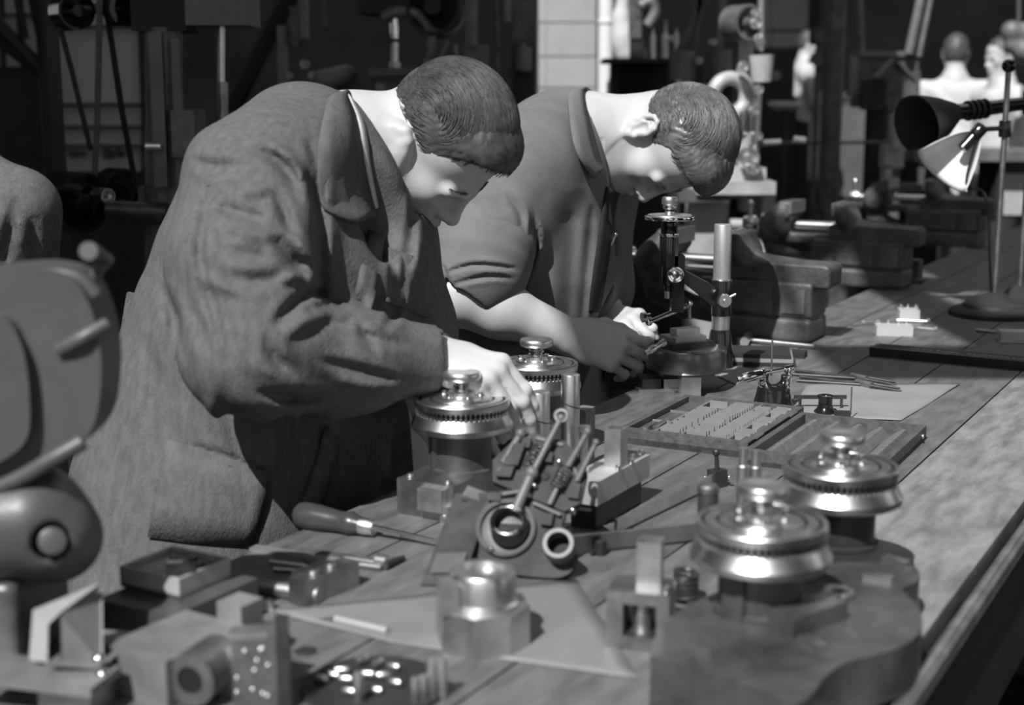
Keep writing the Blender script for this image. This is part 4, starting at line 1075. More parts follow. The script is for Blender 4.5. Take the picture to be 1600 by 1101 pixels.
for y_ in (.05, TL - .06):
    bm = BM(); cyl(bm, (TW + .001, y_ - .014, TZ), (TW + .001, y_ + .014, TZ), .0022, n=10); obj('hinge', bm, STEELB, t)
A2 = G(1159, 700, BZ + TZ); A2 = A2 + (D_ - A).normalized() * .004; B2 = G(1245, 644, BZ + TZ); W2 = .197
t = thing('slatted_case', 'open wooden lid of the gauge case with slanted grooved slats', 'gauge case', (A2.x, A2.y, BZ), ang)
bm = BM(); box(bm, (W2 / 2, TL / 2, .004), (W2, TL, .008)); obj('bottom', bm, CASEW, t)
for c, s in (((.005, TL / 2), (.010, TL)), ((W2 - .006, TL / 2), (.012, TL)), ((W2 / 2 - .001, .005), (W2 - .022, .010)), ((W2 / 2 - .001, TL - .005), (W2 - .022, .010))):
    bm = BM(); box(bm, (c[0], c[1], TZ / 2), (s[0], s[1], TZ - .002), None, .0015); obj('rim', bm, CASEW, t)
for k in range(5):
    x = .012 + k * .0345; bm = BM(); M = Matrix.Translation((x, .012, .008)) @ Matrix(((1, 0, 0, 0), (0, 0, 1, 0), (0, 1, 0, 0), (0, 0, 0, 1)))
    prism(bm, [(0, 0), (.031, 0), (.024, .0135), (.019, .0135)], 0, TL - .024 - .022, M, .0006, 1); obj('slat', bm, CASEL, t)
for y_ in (.03, TL - .03):
    bm = BM(); rcyl(bm, (W2, y_, .012), (W2 + .003, y_, .012), .004, .001, 12); obj('latch_pin', bm, STEEL, t)
# --- bench micrometer on its stand
p = ground(1207, 636)
t = thing('micrometer_stand', 'chromed micrometer clamped in a dark bell-shaped stand', 'micrometer', p, 0)
S = SDF(); S.ecap((0, 0, .006), (0, 0, .026), (.034, .024), (.026, .018), (1, 0, 0), 'u', .01); S.cap((-.012, 0, .02), (-.012, 0, .054), .012, .008, 'u', .012); S.cap((.014, 0, .02), (.016, 0, .05), .013, .008, 'u', .012)
S.cap((.002, -.04, .05), (.002, .04, .05), .011, None, 's', .006); S.clip(lambda P: -P[:, 2], (0, 0, 0), .2, .001)
obj('stand', S.mesh('stand', .002), BLACK, t, ang=180)
S = SDF(); 
for k in range(9):
    a0 = R(180 + 22.5 * k); a1 = R(180 + 22.5 * (k + 1))
    if k < 8: S.cap((.002 + .022 * math.cos(a0), -.004, .052 + .03 * math.sin(a0)), (.002 + .022 * math.cos(a1), -.004, .052 + .03 * math.sin(a1)), .0065, None, 'u', .004)
S.cap((-.020, -.004, .052), (-.02, -.004, .062), .0065, None, 'u', .004); S.cap((.024, -.004, .052), (.026, -.004, .066), .006, .005, 'u', .004)
obj('frame', S.mesh('frame', .0016), CHROME, t, ang=180)
bm = BM(); a = Vector((-.062, -.010, .050)); b = Vector((-.016, -.005, .060)); d = (b - a).normalized()
lathe(bm, [(0, 0), (.005, 0), (.0055, .004), (.004, .006), (.0075, .008), (.0085, .011), (.0085, .040), (.0065, .044), (.0055, .048), (0, .048)], a, d, 28, wob=lambda k, n: 1 + .01 * (k % 2)); obj('thimble', bm, CHROME, t)
bm = BM(); cyl(bm, b, Vector((.026, -.001, .0675)), .0032, n=14); cyl(bm, (.018, -.002, .066), (.032, 0, .0685), .006, n=16); obj('spindle', bm, CHROME, t)
bm = BM(); cyl(bm, (-.004, 0, .055), (-.004, 0, .115), .0016, n=8); obj('thin_rod', bm, STEELD, t)
# --- black knob with cross bar, standing on the paper
p = ground(1289, 645)
t = thing('tap_wrench', 'small shiny black bell-shaped knob with a dark bar behind it', 'tap wrench', p, 0)
bm = BM(); lathe(bm, [(0, 0), (.018, 0), (.0185, .003), (.014, .008), (.0115, .014), (.0115, .024), (.0135, .027), (.0135, .030), (.010, .031), (.009, .028), (0, .028)], n=36); obj('knob', bm, BLACK, t)
bm = BM(); box(bm, (-.001, .034, .020), (.088, .005, .006), None, .001); cyl(bm, (-.035, .034, 0), (-.035, .034, .02), .0025, n=8); cyl(bm, (.035, .034, 0), (.035, .034, .02), .0025, n=8); obj('bar', bm, BLACKENED, t)
p = ground(1316, 655); t = thing('scribing_point', 'short dark block with a thin upright needle at the lid corner', 'scriber', p, R(-10))
bm = BM(); box(bm, (0, 0, .007), (.026, .012, .014), None, .001); obj('block', bm, BLACKENED, t)
bm = BM(); cyl(bm, (.013, 0, .008), (.013, 0, .055), .0012, n=8); obj('needle', bm, STEELD, t)
# --- papers
def sheet(name, pix, z, m, label, cat, wav=.0012, seed=1):
    P = [G(x, y) for x, y in pix]; c = sum(P, Vector()) / len(P); bm = BM(); n = 14; rng = random.Random(seed)
    a, b, d, e = [q - c for q in P]; V = []
    for i in range(n + 1):
        row = []
        for k in range(n + 1):
            u, v = i / n, k / n; q = a.lerp(b, u).lerp(e.lerp(d, u), v)
            row.append(bm.verts.new((q.x, q.y, z + wav * (1 + math.sin(7 * u + 3 * v + seed) * math.sin(5 * v - 2 * u + seed)))))
        V.append(row)
    for i in range(n):
        for k in range(n): bm.faces.new((V[i][k], V[i + 1][k], V[i + 1][k + 1], V[i][k + 1]))
    o = obj(name, bm, m, loc=(c.x, c.y, BZ), ang=180); sm = o.modifiers.new('t', 'SOLIDIFY'); sm.thickness = .0004; sm.offset = 1
    return tag(o, label, cat)
sheet('paper_sheet', ((1232, 652), (1408, 658), (1500, 601), (1262, 600)), .0003, PAPER, 'pale creased paper under the pliers beside the micrometer', 'paper', .0012, 2)
sheet('paper_sheet', ((1120, 588), (1150, 602), (1190, 580), (1150, 573)), .0003, PAPER, 'scrap of pale paper between the microscope foot and the micrometer', 'paper', .0008, 4)
sheet('tracing_sheet', ((420, 955), (610, 1004), (1000, 1062), (900, 905)), .0004, SHEET, 'large dull sheet lying under the octagonal block and scriber', 'sheet', .0003, 5)
# --- tools on the paper
def rodthing(name, label, cat, segs, group=None):
    """segs: (px0,py0,px1,py1,r0,r1,material,name) lying on the bench"""
    o0 = G(segs[0][0], segs[0][1]); t = thing(name, label, cat, o0, 0, group)
    for x0, y0, x1, y1, r0, r1, m, nm, dz in segs:
        a = G(x0, y0) - o0; b = G(x1, y1) - o0; bm = BM(); cyl(bm, a + Vector((0, 0, r0 + dz)), b + Vector((0, 0, r1 + dz)), r0, r1, 14); obj(nm, bm, m, t)
    return t
for i, (dx, dy, lab) in enumerate(((0, 0, 'long dark pliers lying slantwise on the pale paper, the front pair'), (-8, -10, 'long dark pliers lying behind the front pair on the pale paper'))):
    rodthing('pliers', lab, 'pliers', ((1245 + dx, 597 + dy, 1345 + dx, 604 + dy, .0032, .0036, BLACKENED, 'handle', 0), (1250 + dx, 592 + dy, 1345 + dx, 603 + dy, .003, .0036, BLACKENED, 'handle', .001), (1338 + dx, 602 + dy, 1362 + dx, 607 + dy, .0062, .0062, STEELD, 'joint', 0), (1360 + dx, 607 + dy, 1408 + dx, 613 + dy, .005, .0022, BLACKENED, 'jaw', 0), (1360 + dx, 604 + dy, 1406 + dx, 609 + dy, .0045, .002, BLACKENED, 'jaw', .001)))
# --- black boxed scale with worn gilt lettering
a = G(1358, 556); b = G(1640, 583); d = (b - a); rz = math.atan2(d.y, d.x); L_ = d.length
t = thing('scale_case', 'long flat black case with worn lettering along its lid', 'instrument case', a, rz)
bm = BM(); box(bm, (L_ / 2, .028, .009), (L_, .056, .018), None, .002); obj('body', bm, mat('black_case_leather', .014, .42, 0, .3, 30, .2, 300), t)
bm = BM()
for c, s in (((L_ / 2, .004), (L_ - .01, .002)), ((L_ / 2, .052), (L_ - .01, .002)), ((.006, .028), (.002, .048))): box(bm, (c[0], c[1], .0184), (s[0], s[1], .001))
obj('border_line', bm, STEELD, t)
cu = bpy.data.curves.new('lettering', 'FONT'); cu.body = 'WERTHEL TURENALARM'; cu.size = .021; cu.extrude = .0002; cu.space_character = 1.12
cu.materials.append(mat('worn_gilt', .4, .6)); tmp = bpy.data.objects.new('lettering_curve', cu); C.objects.link(tmp); bpy.context.view_layer.update(); lme = bpy.data.meshes.new_from_object(tmp.evaluated_get(bpy.context.evaluated_depsgraph_get())); bpy.data.objects.remove(tmp); lo = bpy.data.objects.new('lettering', lme); C.objects.link(lo); lo.parent = t; lo['kind'] = 'stuff'; lo.location = (.075, .020, .0184)
# --- parts in the sun patch
def smallblock(px, py, sx, sy, sz, lab, holes, rz=-8):
    q = G(px, py); t = thing('drilled_block', lab, 'machine part', q, R(rz)); bm = BM(); box(bm, (0, sy / 2, sz / 2), (sx, sy, sz), None, .001); obj('block', bm, mat('bare_bright_block', .6, .5, .35), t)
    for x, y in holes:
        bm = BM(); rcyl(bm, (x, sy / 2 + y, sz), (x, sy / 2 + y, sz + .008), .0026, .0006, 10); obj('pin', bm, STEEL, t)
smallblock(1398, 525, .078, .05, .021, 'pale drilled block with short pins, the lower of two in the sun patch', ((-.03, .015), (-.01, .018), (.012, .012), (.03, .018)))
smallblock(1421, 503, .046, .045, .028, 'pale drilled block with upright pins behind the lower block', ((-.017, -.012), (.017, -.012), (-.016, .016), (.018, .016), (0, .016)))
for x0, y0, x1, y1, lab in ((1331, 510, 1349, 508, 'short bright dowel left of the drilled blocks'), (1350, 508, 1372, 507, 'second short dowel touching the drilled block'), (1401, 503, 1451, 505, 'bright slim rod lying across the lower drilled block front'), (1433, 515, 1462, 518, 'bright slim rod lying right of the drilled blocks')):
    rodthing('dowel', lab, 'dowel', ((x0, y0, x1, y1, .0042, .0042, STEEL, 'shank', 0), (x1 - 3, y1, x1 + 1, y1, .0058, .0058, STEEL, 'head', 0)))
# --- hammer, folders and bits by the near vise
rodthing('small_hammer', 'small bright-headed hammer with slim steel handle by the near vise', 'hammer', ((1166, 536, 1272, 546, .0042, .0036, STEELB, 'handle', .004), (1163, 541, 1169, 531, .0095, .0095, STEEL, 'head', 0)))
q = G(1150, 572); t = thing('folder_stack', 'flat stack of dark folders with pale page edges behind the microscope', 'folder', q, R(-9))
for k, (w, dz) in enumerate(((.125, 0), (.12, .008), (.115, .016))):
    bm = BM(); box(bm, (w / 2 - .01, .055, dz + .004), (w, .10, .0075), None, .001); obj('folder', bm, (DARK, mat('pale_page_edge', .25, .8), DARK)[k], t)
q = G(1245, 560); bm = BM(); box(bm, (0, .02, .006), (.03, .04, .012), None, .001)
tag(obj('dark_box', bm, DARK, loc=q, rz=R(-20)), 'small flat dark box beside the stack of folders', 'box')
# --- bits on the far right
q = G(1590, 536); bm = BM(); box(bm, (0, .02, .012), (.07, .04, .024), None, .001); tag(obj('steel_block', bm, STEELB, loc=q, rz=R(-8)), 'plain steel block at the foot of the lamp stand', 'machine part')
rodthing('scriber', 'short dark scriber lying before the lamp foot', 'scriber', ((1525, 518, 1560, 521, .004, .003, STEELD, 'shank', 0),))
rodthing('divider_tool', 'small pair of bright dividers beside the steel block', 'dividers', ((1556, 528, 1572, 524, .0025, .002, STEEL, 'leg', 0), (1556, 531, 1573, 526, .0025, .002, STEEL, 'leg', .001), (1571, 525, 1575, 523, .004, .004, STEEL, 'joint', 0)))
# ------------------------------------------------------------------ left foreground
# --- screwdriver with turned wooden handle
a = G(462, 822); b = G(700, 856); d = b - a; ang_ = math.atan2(d.y, d.x); L_ = d.length; p0 = a
t = thing('screwdriver', 'long screwdriver with a turned dark wooden handle', 'screwdriver', p0, ang_)
k = L_ / .36
hz = .0165
bm = BM(); lathe(bm, [(0, 0), (.009, .001), (.0145, .006), (.0165, .016), (.0160, .034), (.0140, .052), (.0128, .064), (.0135, .072), (.0150, .078), (.0128, .084), (.0105, .092), (0, .092)], (0, 0, hz), (1, 0, -.04), 32); obj('handle', bm, WOODH, t)
bm = BM(); lathe(bm, [(0, 0), (.0105, 0), (.0105, .010), (.0095, .013), (.0095, .019), (0, .019)], (.092, 0, hz - .0037), (1, 0, -.04), 28); obj('ferrule', bm, STEEL, t)
bm = BM(); cyl(bm, (.108, 0, hz - .004), (L_ - .01, 0, .005), .0036, .0034, 16); obj('shaft', bm, CHROME, t)
bm = BM(); box(bm, (L_ - .004, 0, .0045), (.018, .007, .0018), None, .0004); obj('tip', bm, STEEL, t)
# --- slim scriber
rodthing('scriber', 'pale slim pen-like scriber lying on the dull sheet', 'scriber', ((500, 968, 525, 973, .0008, .0035, STEELD, 'point', 0), (525, 973, 606, 992, .0044, .0044, mat('pale_aluminium', .6, .4, .6), 'barrel', 0)))
# --- toolmaker's square and compasses
q = G(478, 950); t = thing('clamp_bar', 'short rectangular steel clamp bar with a pale end face', 'clamp', q, math.atan2((G(562, 915) - q).y, (G(562, 915) - q).x))
L_ = (G(562, 915) - q).length; bm = BM(); box(bm, (L_ / 2, .012, .014), (L_, .024, .028), None, .001); obj('bar', bm, STEELD, t)
bm = BM(); box(bm, (L_ * .5, .03, .022), (.05, .012, .012), None, .001); obj('jaw', bm, BLACKENED, t)
for i, (x, y_) in enumerate(((.3, .012), (.62, .012))):
    bm = BM(); rcyl(bm, (L_ * x, y_, .028), (L_ * x, y_, .033), .006, .001, 16); obj('screw', bm, STEEL, t)
q = G(404, 928); t = thing('steel_bar', 'round dark bar lying flat in front of the compasses', 'bar', q, 0)
bm = BM(); e = G(500, 942) - q; cyl(bm, (0, 0, .009), e + Vector((0, 0, .009)), .009, n=20); obj('bar', bm, STEELD, t)
rodthing('compasses', 'slim pair of bright drawing compasses behind the dark bar', 'compasses', ((422, 884, 492, 893, .0032, .003, STEEL, 'leg', .002), (428, 893, 492, 897, .003, .003, STEELD, 'leg', 0), (480, 889, 500, 894, .006, .006, CHROME, 'hinge', 0)))
rodthing('nippers', 'end nippers with a dark curved jaw on the boards', 'pliers', ((540, 876, 596, 886, .0035, .004, STEELD, 'handle', 0), (542, 884, 596, 892, .0035, .004, STEELD, 'handle', 0), (590, 886, 606, 889, .008, .008, STEEL, 'joint', 0), (600, 890, 630, 876, .006, .0035, BLACKENED, 'jaw', 0)))
for x0, y0, x1, y1, lab, m in ((395, 858, 560, 884, 'thin wooden strip lying along the boards behind the compasses', CASEL), (440, 858, 600, 882, 'second thin wooden strip farther back on the boards', CASEW)):
    a = G(x0, y0); b = G(x1, y1); d = b - a; bm = BM(); box(bm, (d.length / 2, 0, .002), (d.length, .014, .004), None, .0005)
    tag(obj('wooden_strip', bm, m, loc=a, rz=math.atan2(d.y, d.x)), lab, 'wooden strip')
q = G(412, 950); bm = BM(); box(bm, (0, 0, .005), (.014, .01, .010), None, .002); box(bm, (0, -.004, .002), (.022, .012, .004)); tag(obj('small_clip', bm, STEEL, loc=q), 'tiny bright clip beside the dark bar', 'clip')
# --- shallow steel box on a big dark block
c0 = G(271, 1030)
t = thing('surface_block', 'big dark ground block under the shallow pale-rimmed box', 'machine block', c0, BRZ)
bm = BM(); box(bm, (-.048, .062, .021), (.096, .124, .042), None, .0015); obj('block', bm, mat('dark_ground_block', .10, .4, .3, .3, 12), t)
top = G(281, 937, BZ + .0425); top.z = BZ + .0425
tw, tl, th = .078, .074, .017
top = top - BN * tw
t = thing('parts_tray', 'shallow pale-rimmed box with small parts standing on the dark block', 'parts tray', top, BRZ)
bm = BM(); box(bm, (tw / 2, tl / 2, .002), (tw, tl, .004)); obj('bottom', bm, STEELD, t)
TRM = mat('pale_tin', .36, .5, .1, .2, 20)
for c, s in (((.0015, tl / 2), (.003, tl)), ((tw - .0015, tl / 2), (.003, tl)), ((tw / 2, .0015), (tw - .006, .003)), ((tw / 2, tl - .0015), (tw - .006, .003))):
    bm = BM(); box(bm, (c[0], c[1], .004 + th / 2), (s[0], s[1], th), None, .0008); obj('wall', bm, TRM, t)
bm = BM(); box(bm, (tw / 2, tl / 2, .014), (tw - .007, tl - .007, .002)); obj('inner_floor', bm, STEELD, t)
for i, (x, y_, s) in enumerate(((.045, .03, .009), (.06, .05, .005), (.025, .05, .006), (.065, .062, .005), (.04, .062, .005))):
    bm = BM(); box(bm, (0, 0, s * .5), (s * 1.7, s, s), None, s * .25); o = obj('casting_scrap', bm, (CHROME if i == 0 else STEELD), loc=top + Matrix.Rotation(BRZ, 3, 'Z') @ Vector((x, y_, .0152)), rz=i * 1.1)
    tag(o, 'bright lump of metal in the shallow box' if i == 0 else 'tiny dark metal piece lying in the shallow box', 'metal piece', None if i == 0 else 'metal pieces in the shallow box')
# --- bending press at the left edge: hood, arm, body
PRESSM = mat('grey_press_paint', .085, .42, .1, .2, 9, .2, 120)
def build_press():
    Y = 1.22; o = at(20, 1000, Y); o.z = BZ; t = thing('bending_press', 'big grey hooded cast press with a wing screw at the bench end', 'press', o, 0)
    def L(px, py, dy=0.0): return at(px, py, Y + dy) - o
    S = SDF(); w = .045
    def slab(pts, r, dy=.0, k=.02):
        for a, b in zip(pts[:-1], pts[1:]): S.cap(L(*a, dy), L(*b, dy), r, None, 'u', k)
    # hood: thick rounded plate shape with a raised cheek and ribs
    k_ = Y / FPX; c_ = L(60, 600, 0)
    def pl(P): return [((x - 60) * k_, (600 - y) * k_ * 1.01) for x, y in P]
    MF = Matrix.Translation(c_) @ Matrix(((1, 0, 0, 0), (0, 0, -1, 0), (0, 1, 0, 0), (0, 0, 0, 1)))
    ol = [(-90, 455), (-40, 428), (30, 412), (90, 410), (138, 424), (164, 465), (177, 530), (174, 600), (160, 655), (130, 692), (78, 726), (10, 764), (-80, 796), (-124, 770), (-150, 690), (-150, 580), (-130, 500), (-90, 455)]
    bm = BM(); prism(bm, pl([(a.x, a.y) for a in smoothpath([(x, y, 0) for x, y in ol], 4)]), -.034, .030, MF, .016, 5); obj('hood', bm, PRESSM, t, ang=60)
    ck = [(-90, 500), (0, 478), (44, 486), (66, 530), (72, 600), (64, 668), (20, 706), (-80, 756), (-112, 720), (-122, 640), (-112, 550), (-90, 500)]
    bm = BM(); prism(bm, pl([(a.x, a.y) for a in smoothpath([(x, y, 0) for x, y in ck], 4)]), .022, .044, MF, .011, 4); obj('cheek', bm, PRESSM, t, ang=60)
    bm = BM(); tube(bm, smoothpath([L(92, 548, -.030), L(128, 528, -.034), L(168, 506, -.024)], 5), .0065, 10); obj('rib', bm, PRESSM, t)
    bm = BM(); tube(bm, smoothpath([L(-60, 782, -.034), L(20, 752, -.036), L(80, 718, -.036), L(130, 690, -.030)], 5), .0075, 10); obj('lower_lip', bm, PRESSM, t)
    bm = BM(); tube(bm, smoothpath([L(0, 440, -.020), L(60, 428, -.022), L(118, 432, -.020), L(150, 462, -.020)], 5), .006, 10); obj('upper_lip', bm, PRESSM, t)
    S = SDF(); S.chain([L(-40, 830, -.01), L(50, 815, -.01), L(88, 838, -.01)], [.05, .04, .034], .03); S.cap(L(60, 800, .03), L(90, 840, .03), .04, None, 'u', .03); S.cap(L(-60, 740, .02), L(-60, 900, .02), .05, None, 'u', .04)
    S.cap(L(80, 845, -.07), L(80, 845, -.035), .016, None, 's', .004)
    obj('arm', S.mesh('arm', .0035), PRESSM, t, ang=180)
    bm = BM(); rcyl(bm, L(82, 845, -.05), L(82, 845, -.02), .0125, .003, 24); obj('pivot_bolt', bm, PRESSM, t)
    S = SDF(); c = L(-10, 965, .0); S.rbox((c.x, c.y + .03, c.z), (.038, .075, .048), .010, None, 'u', .01); S.rbox((c.x - .008, c.y - .05, c.z), (.024, .012, .028), .008, None, 's', .004)
    obj('body', S.mesh('body', .0035), IRONM, t, ang=180)
    bm = BM(); box(bm, (c.x - .008, c.y - .040, c.z), (.036, .008, .044), None, .004); obj('panel', bm, IRONL, t)
    zf = c.z - .047
    bm = BM(); box(bm, (c.x, c.y + .03, zf / 2), (.075, .13, zf), None, .004); obj('pedestal', bm, IRONM, t)
    bm = BM(); box(bm, (c.x - .012, c.y + .05, .012), (.085, .15, .024), None, .004); obj('foot', bm, IRONM, t)
    bm = BM(); a = L(150, 425, .02); cyl(bm, L(140, 452, .02), L(157, 410, .02), .006, n=14); S_ = L(150, 400, .02)
    tube(bm, smoothpath([L(138, 392, .0), L(150, 398, .02), L(166, 412, .03)], 4), .0085, 10); obj('wing_screw', bm, PRESSM, t)
build_press()
# --- bent sheet brackets on a plate
def flat(name, pix_depth, th, m, t, o):
    P = [at(*q) - o for q in pix_depth]; bm = BM(); n = (P[1] - P[0]).cross(P[2] - P[0]).normalized() * th / 2
    A_ = [bm.verts.new(q + n) for q in P]; B_ = [bm.verts.new(q - n) for q in P]; bm.faces.new(A_); bm.faces.new(B_[::-1]); k = len(P)
    for i in range(k): bm.faces.new((A_[i], B_[i], B_[(i + 1) % k], A_[(i + 1) % k]))
    obj(name, bm, m, t, ang=20)
o = at(120, 1050, 1.16); o.z = BZ
SHM = mat('bent_pale_sheet', .19, .55, .15, .35, 14)
t = thing('sheet_bracket', 'bent pale sheet-metal bracket standing on a small plate', 'bracket', o, 0)
zb = at(120, 1055, 1.16).z
flat('upright', ((95, 1035, 1.145), (161, 1040, 1.15), (160, 910, 1.20), (93, 958, 1.145)), .0018, SHM, t, o)
flat('side_leaf', ((46, 1030, 1.15), (75, 1034, 1.148), (76, 975, 1.148), (93, 958, 1.146), (160, 908, 1.19), (52, 952, 1.15)), .0018, SHM, t, o)
flat('base_leaf', ((70, 1038, 1.135), (160, 1044, 1.14), (218, 990, 1.22), (160, 985, 1.22), (95, 1022, 1.16)), .0022, SHM, t, o)
bm = BM(); ball(bm, at(155, 1030, 1.14) - o, .006, 12, 8); obj('rivet', bm, CHROME, t)
bm = BM(); ball(bm, at(160, 1055, 1.135) - o, .0065, 12, 8); obj('screw', bm, CHROME, t)
bm = BM(); pl = at(60, 1052, 1.13) - o; box(bm, (pl.x, pl.y + .012, pl.z - .006), (.12, .05, .008), eul(0, 0, -14), .001); obj('plate', bm, SHM, t)
bm = BM(); hgt = pl.z - .010; box(bm, (pl.x + .028, pl.y + .02, hgt / 2), (.05, .05, hgt), eul(0, 0, -14), .002); obj('stand_block', bm, STEELD, t)
# --- bearing block with a round bore
o = G(272, 1112) ; o.z = BZ
t = thing('bearing_block', 'pale angular bearing block with a dark round bore', 'machine part', o, R(-32))
bm = BM()
box(bm, (-.045, .05, .022), (.075, .10, .044), None, .004); obj('body', bm, SHM, t)
bm = BM(); lathe(bm, [(.0125, 0), (.0235, 0), (.0235, .05), (.0125, .05), (.0125, 0)], (.008, .012, .026), (-.25, 1, .0), 36); obj('bearing_ring', bm, STEELD, t)
bm = BM(); cyl(bm, (.0085, .014, .026), (.0, .045, .026), .0124, n=28); obj('bore', bm, GAPD, t)  # dark cylinder paints the shade inside the bearing ring
bm = BM(); box(bm, (.02, .075, .022), (.055, .05, .044), eul(0, 0, 12), .003); box(bm, (-.028, .115, .03), (.03, .03, .06), None, .003); obj('shoulder', bm, SHM, t)
# --- cross-head cock on a dark post, tin with spots
q = G(372, 1010); t = thing('spindle_cock', 'bright ball-headed cross handle on a dark stub', 'valve', q, R(-20))
bm = BM(); cyl(bm, (0, 0, 0), (0, 0, .022), .011, n=18); obj('stub', bm, BLACKENED, t)
bm = BM(); ball(bm, (0, 0, .030), .010, 16, 10); cyl(bm, (0, 0, .02), (.003, -.006, .03), .006, n=12); obj('ball', bm, STEEL, t)
bm = BM(); cyl(bm, (-.036, -.004, .024), (.045, 0, .027), .0035, n=12); obj('cross_bar', bm, STEEL, t)
q = G(410, 1112); t = thing('spotted_tin', 'dark standing tin box dotted with pale spots', 'tin', Vector((q.x, q.y, BZ)), R(10))
bm = BM(); box(bm, (0, .015, .034), (.048, .03, .068), None, .003); obj('body', bm, IRONM, t)
bm = BM(); box(bm, (.019, .015, .036), (.012, .034, .078), None, .005); obj('side_strap', bm, BLACKENED, t)
bm = BM(); box(bm, (-.008, .002, .069), (.03, .006, .005), None, .001); obj('top_clip', bm, STEEL, t)
rng = random.Random(5)
for i in range(11):
    bm = BM(); ball(bm, (rng.uniform(-.021, .008), -.0005, rng.uniform(.008, .060)), (.0024, .0012, .0024), 8, 6); obj('rivet', bm, STEEL, t)
# --- little pins scattered on a dark dish
c = G(585, 1075); bm = BM(); lathe(bm, [(0, 0), (.058, 0), (.066, .003), (.064, .0045), (.056, .002), (0, .002)], n=40)
tag(obj('pin_dish', bm, DARK, loc=c), 'flat dark dish holding the scattered pins', 'dish')
pp = [(503, 1070, 0), (520, 1063, 0), (535, 1056, 20), (541, 1070, 10), (546, 1089, 0), (587, 1087, 0), (617, 1075, -5), (615, 1050, -8), (590, 1045, 70), (566, 1040, 60), (575, 1062, 10), (600, 1064, 30)]
bm = BM(); rcyl(bm, (-.0065, 0, 0), (.0065, 0, 0), .0036, .0012, 14); pin0 = obj('steel_pin', bm, STEEL)
for i, (px, py, a) in enumerate(pp):
    o = pin0 if i == 0 else pin0.copy()
    if i: C.objects.link(o)
    o.location = G(px, py) + Vector((0, 0, .0062)); o.rotation_euler = (0, 0, R(a - 20))
    tag(o, 'short bright steel pin lying in the dark dish', 'pin', 'pins in the dark dish')
for i, (px, py, h) in enumerate(((648, 1098, .024), (661, 1094, .024))):
    q = G(px, py); bm = BM(); rcyl(bm, (0, 0, 0), (0, 0, h), .0042, .001, 14); tag(obj('steel_pin', bm, STEEL, loc=q), 'short bright pin standing upright beside the tall pin', 'pin', 'upright short pins')
q = G(683, 1090); t = thing('tall_pin', 'tall two-piece steel pin standing right of the dish', 'pin', q)
for dx, m in ((-.0045, STEELB), (.0045, STEEL)):
    bm = BM(); rcyl(bm, (dx, 0, 0), (dx, 0, .038), .0044, .0008, 16); obj('half', bm, m, t)
for px, py, lab in ((560, 1100, 'stub of bright pin at the near rim of the dish'), ):
    q = G(px, py); bm = BM(); rcyl(bm, (0, 0, 0), (0, 0, .03), .0045, .001, 14); tag(obj('steel_pin', bm, STEEL, loc=q), lab, 'pin')
q = G(478, 1018); bm = BM(); lathe(bm, [(0, 0), (.011, 0), (.010, .0015), (0, .002)], n=16, wob=lambda k, n: 1 + .15 * math.sin(k * 2.3)); tag(obj('dark_chip', bm, DARK, loc=q), 'flat dark chip lying on the bench left of the dish', 'chip')
q = G(408, 880)
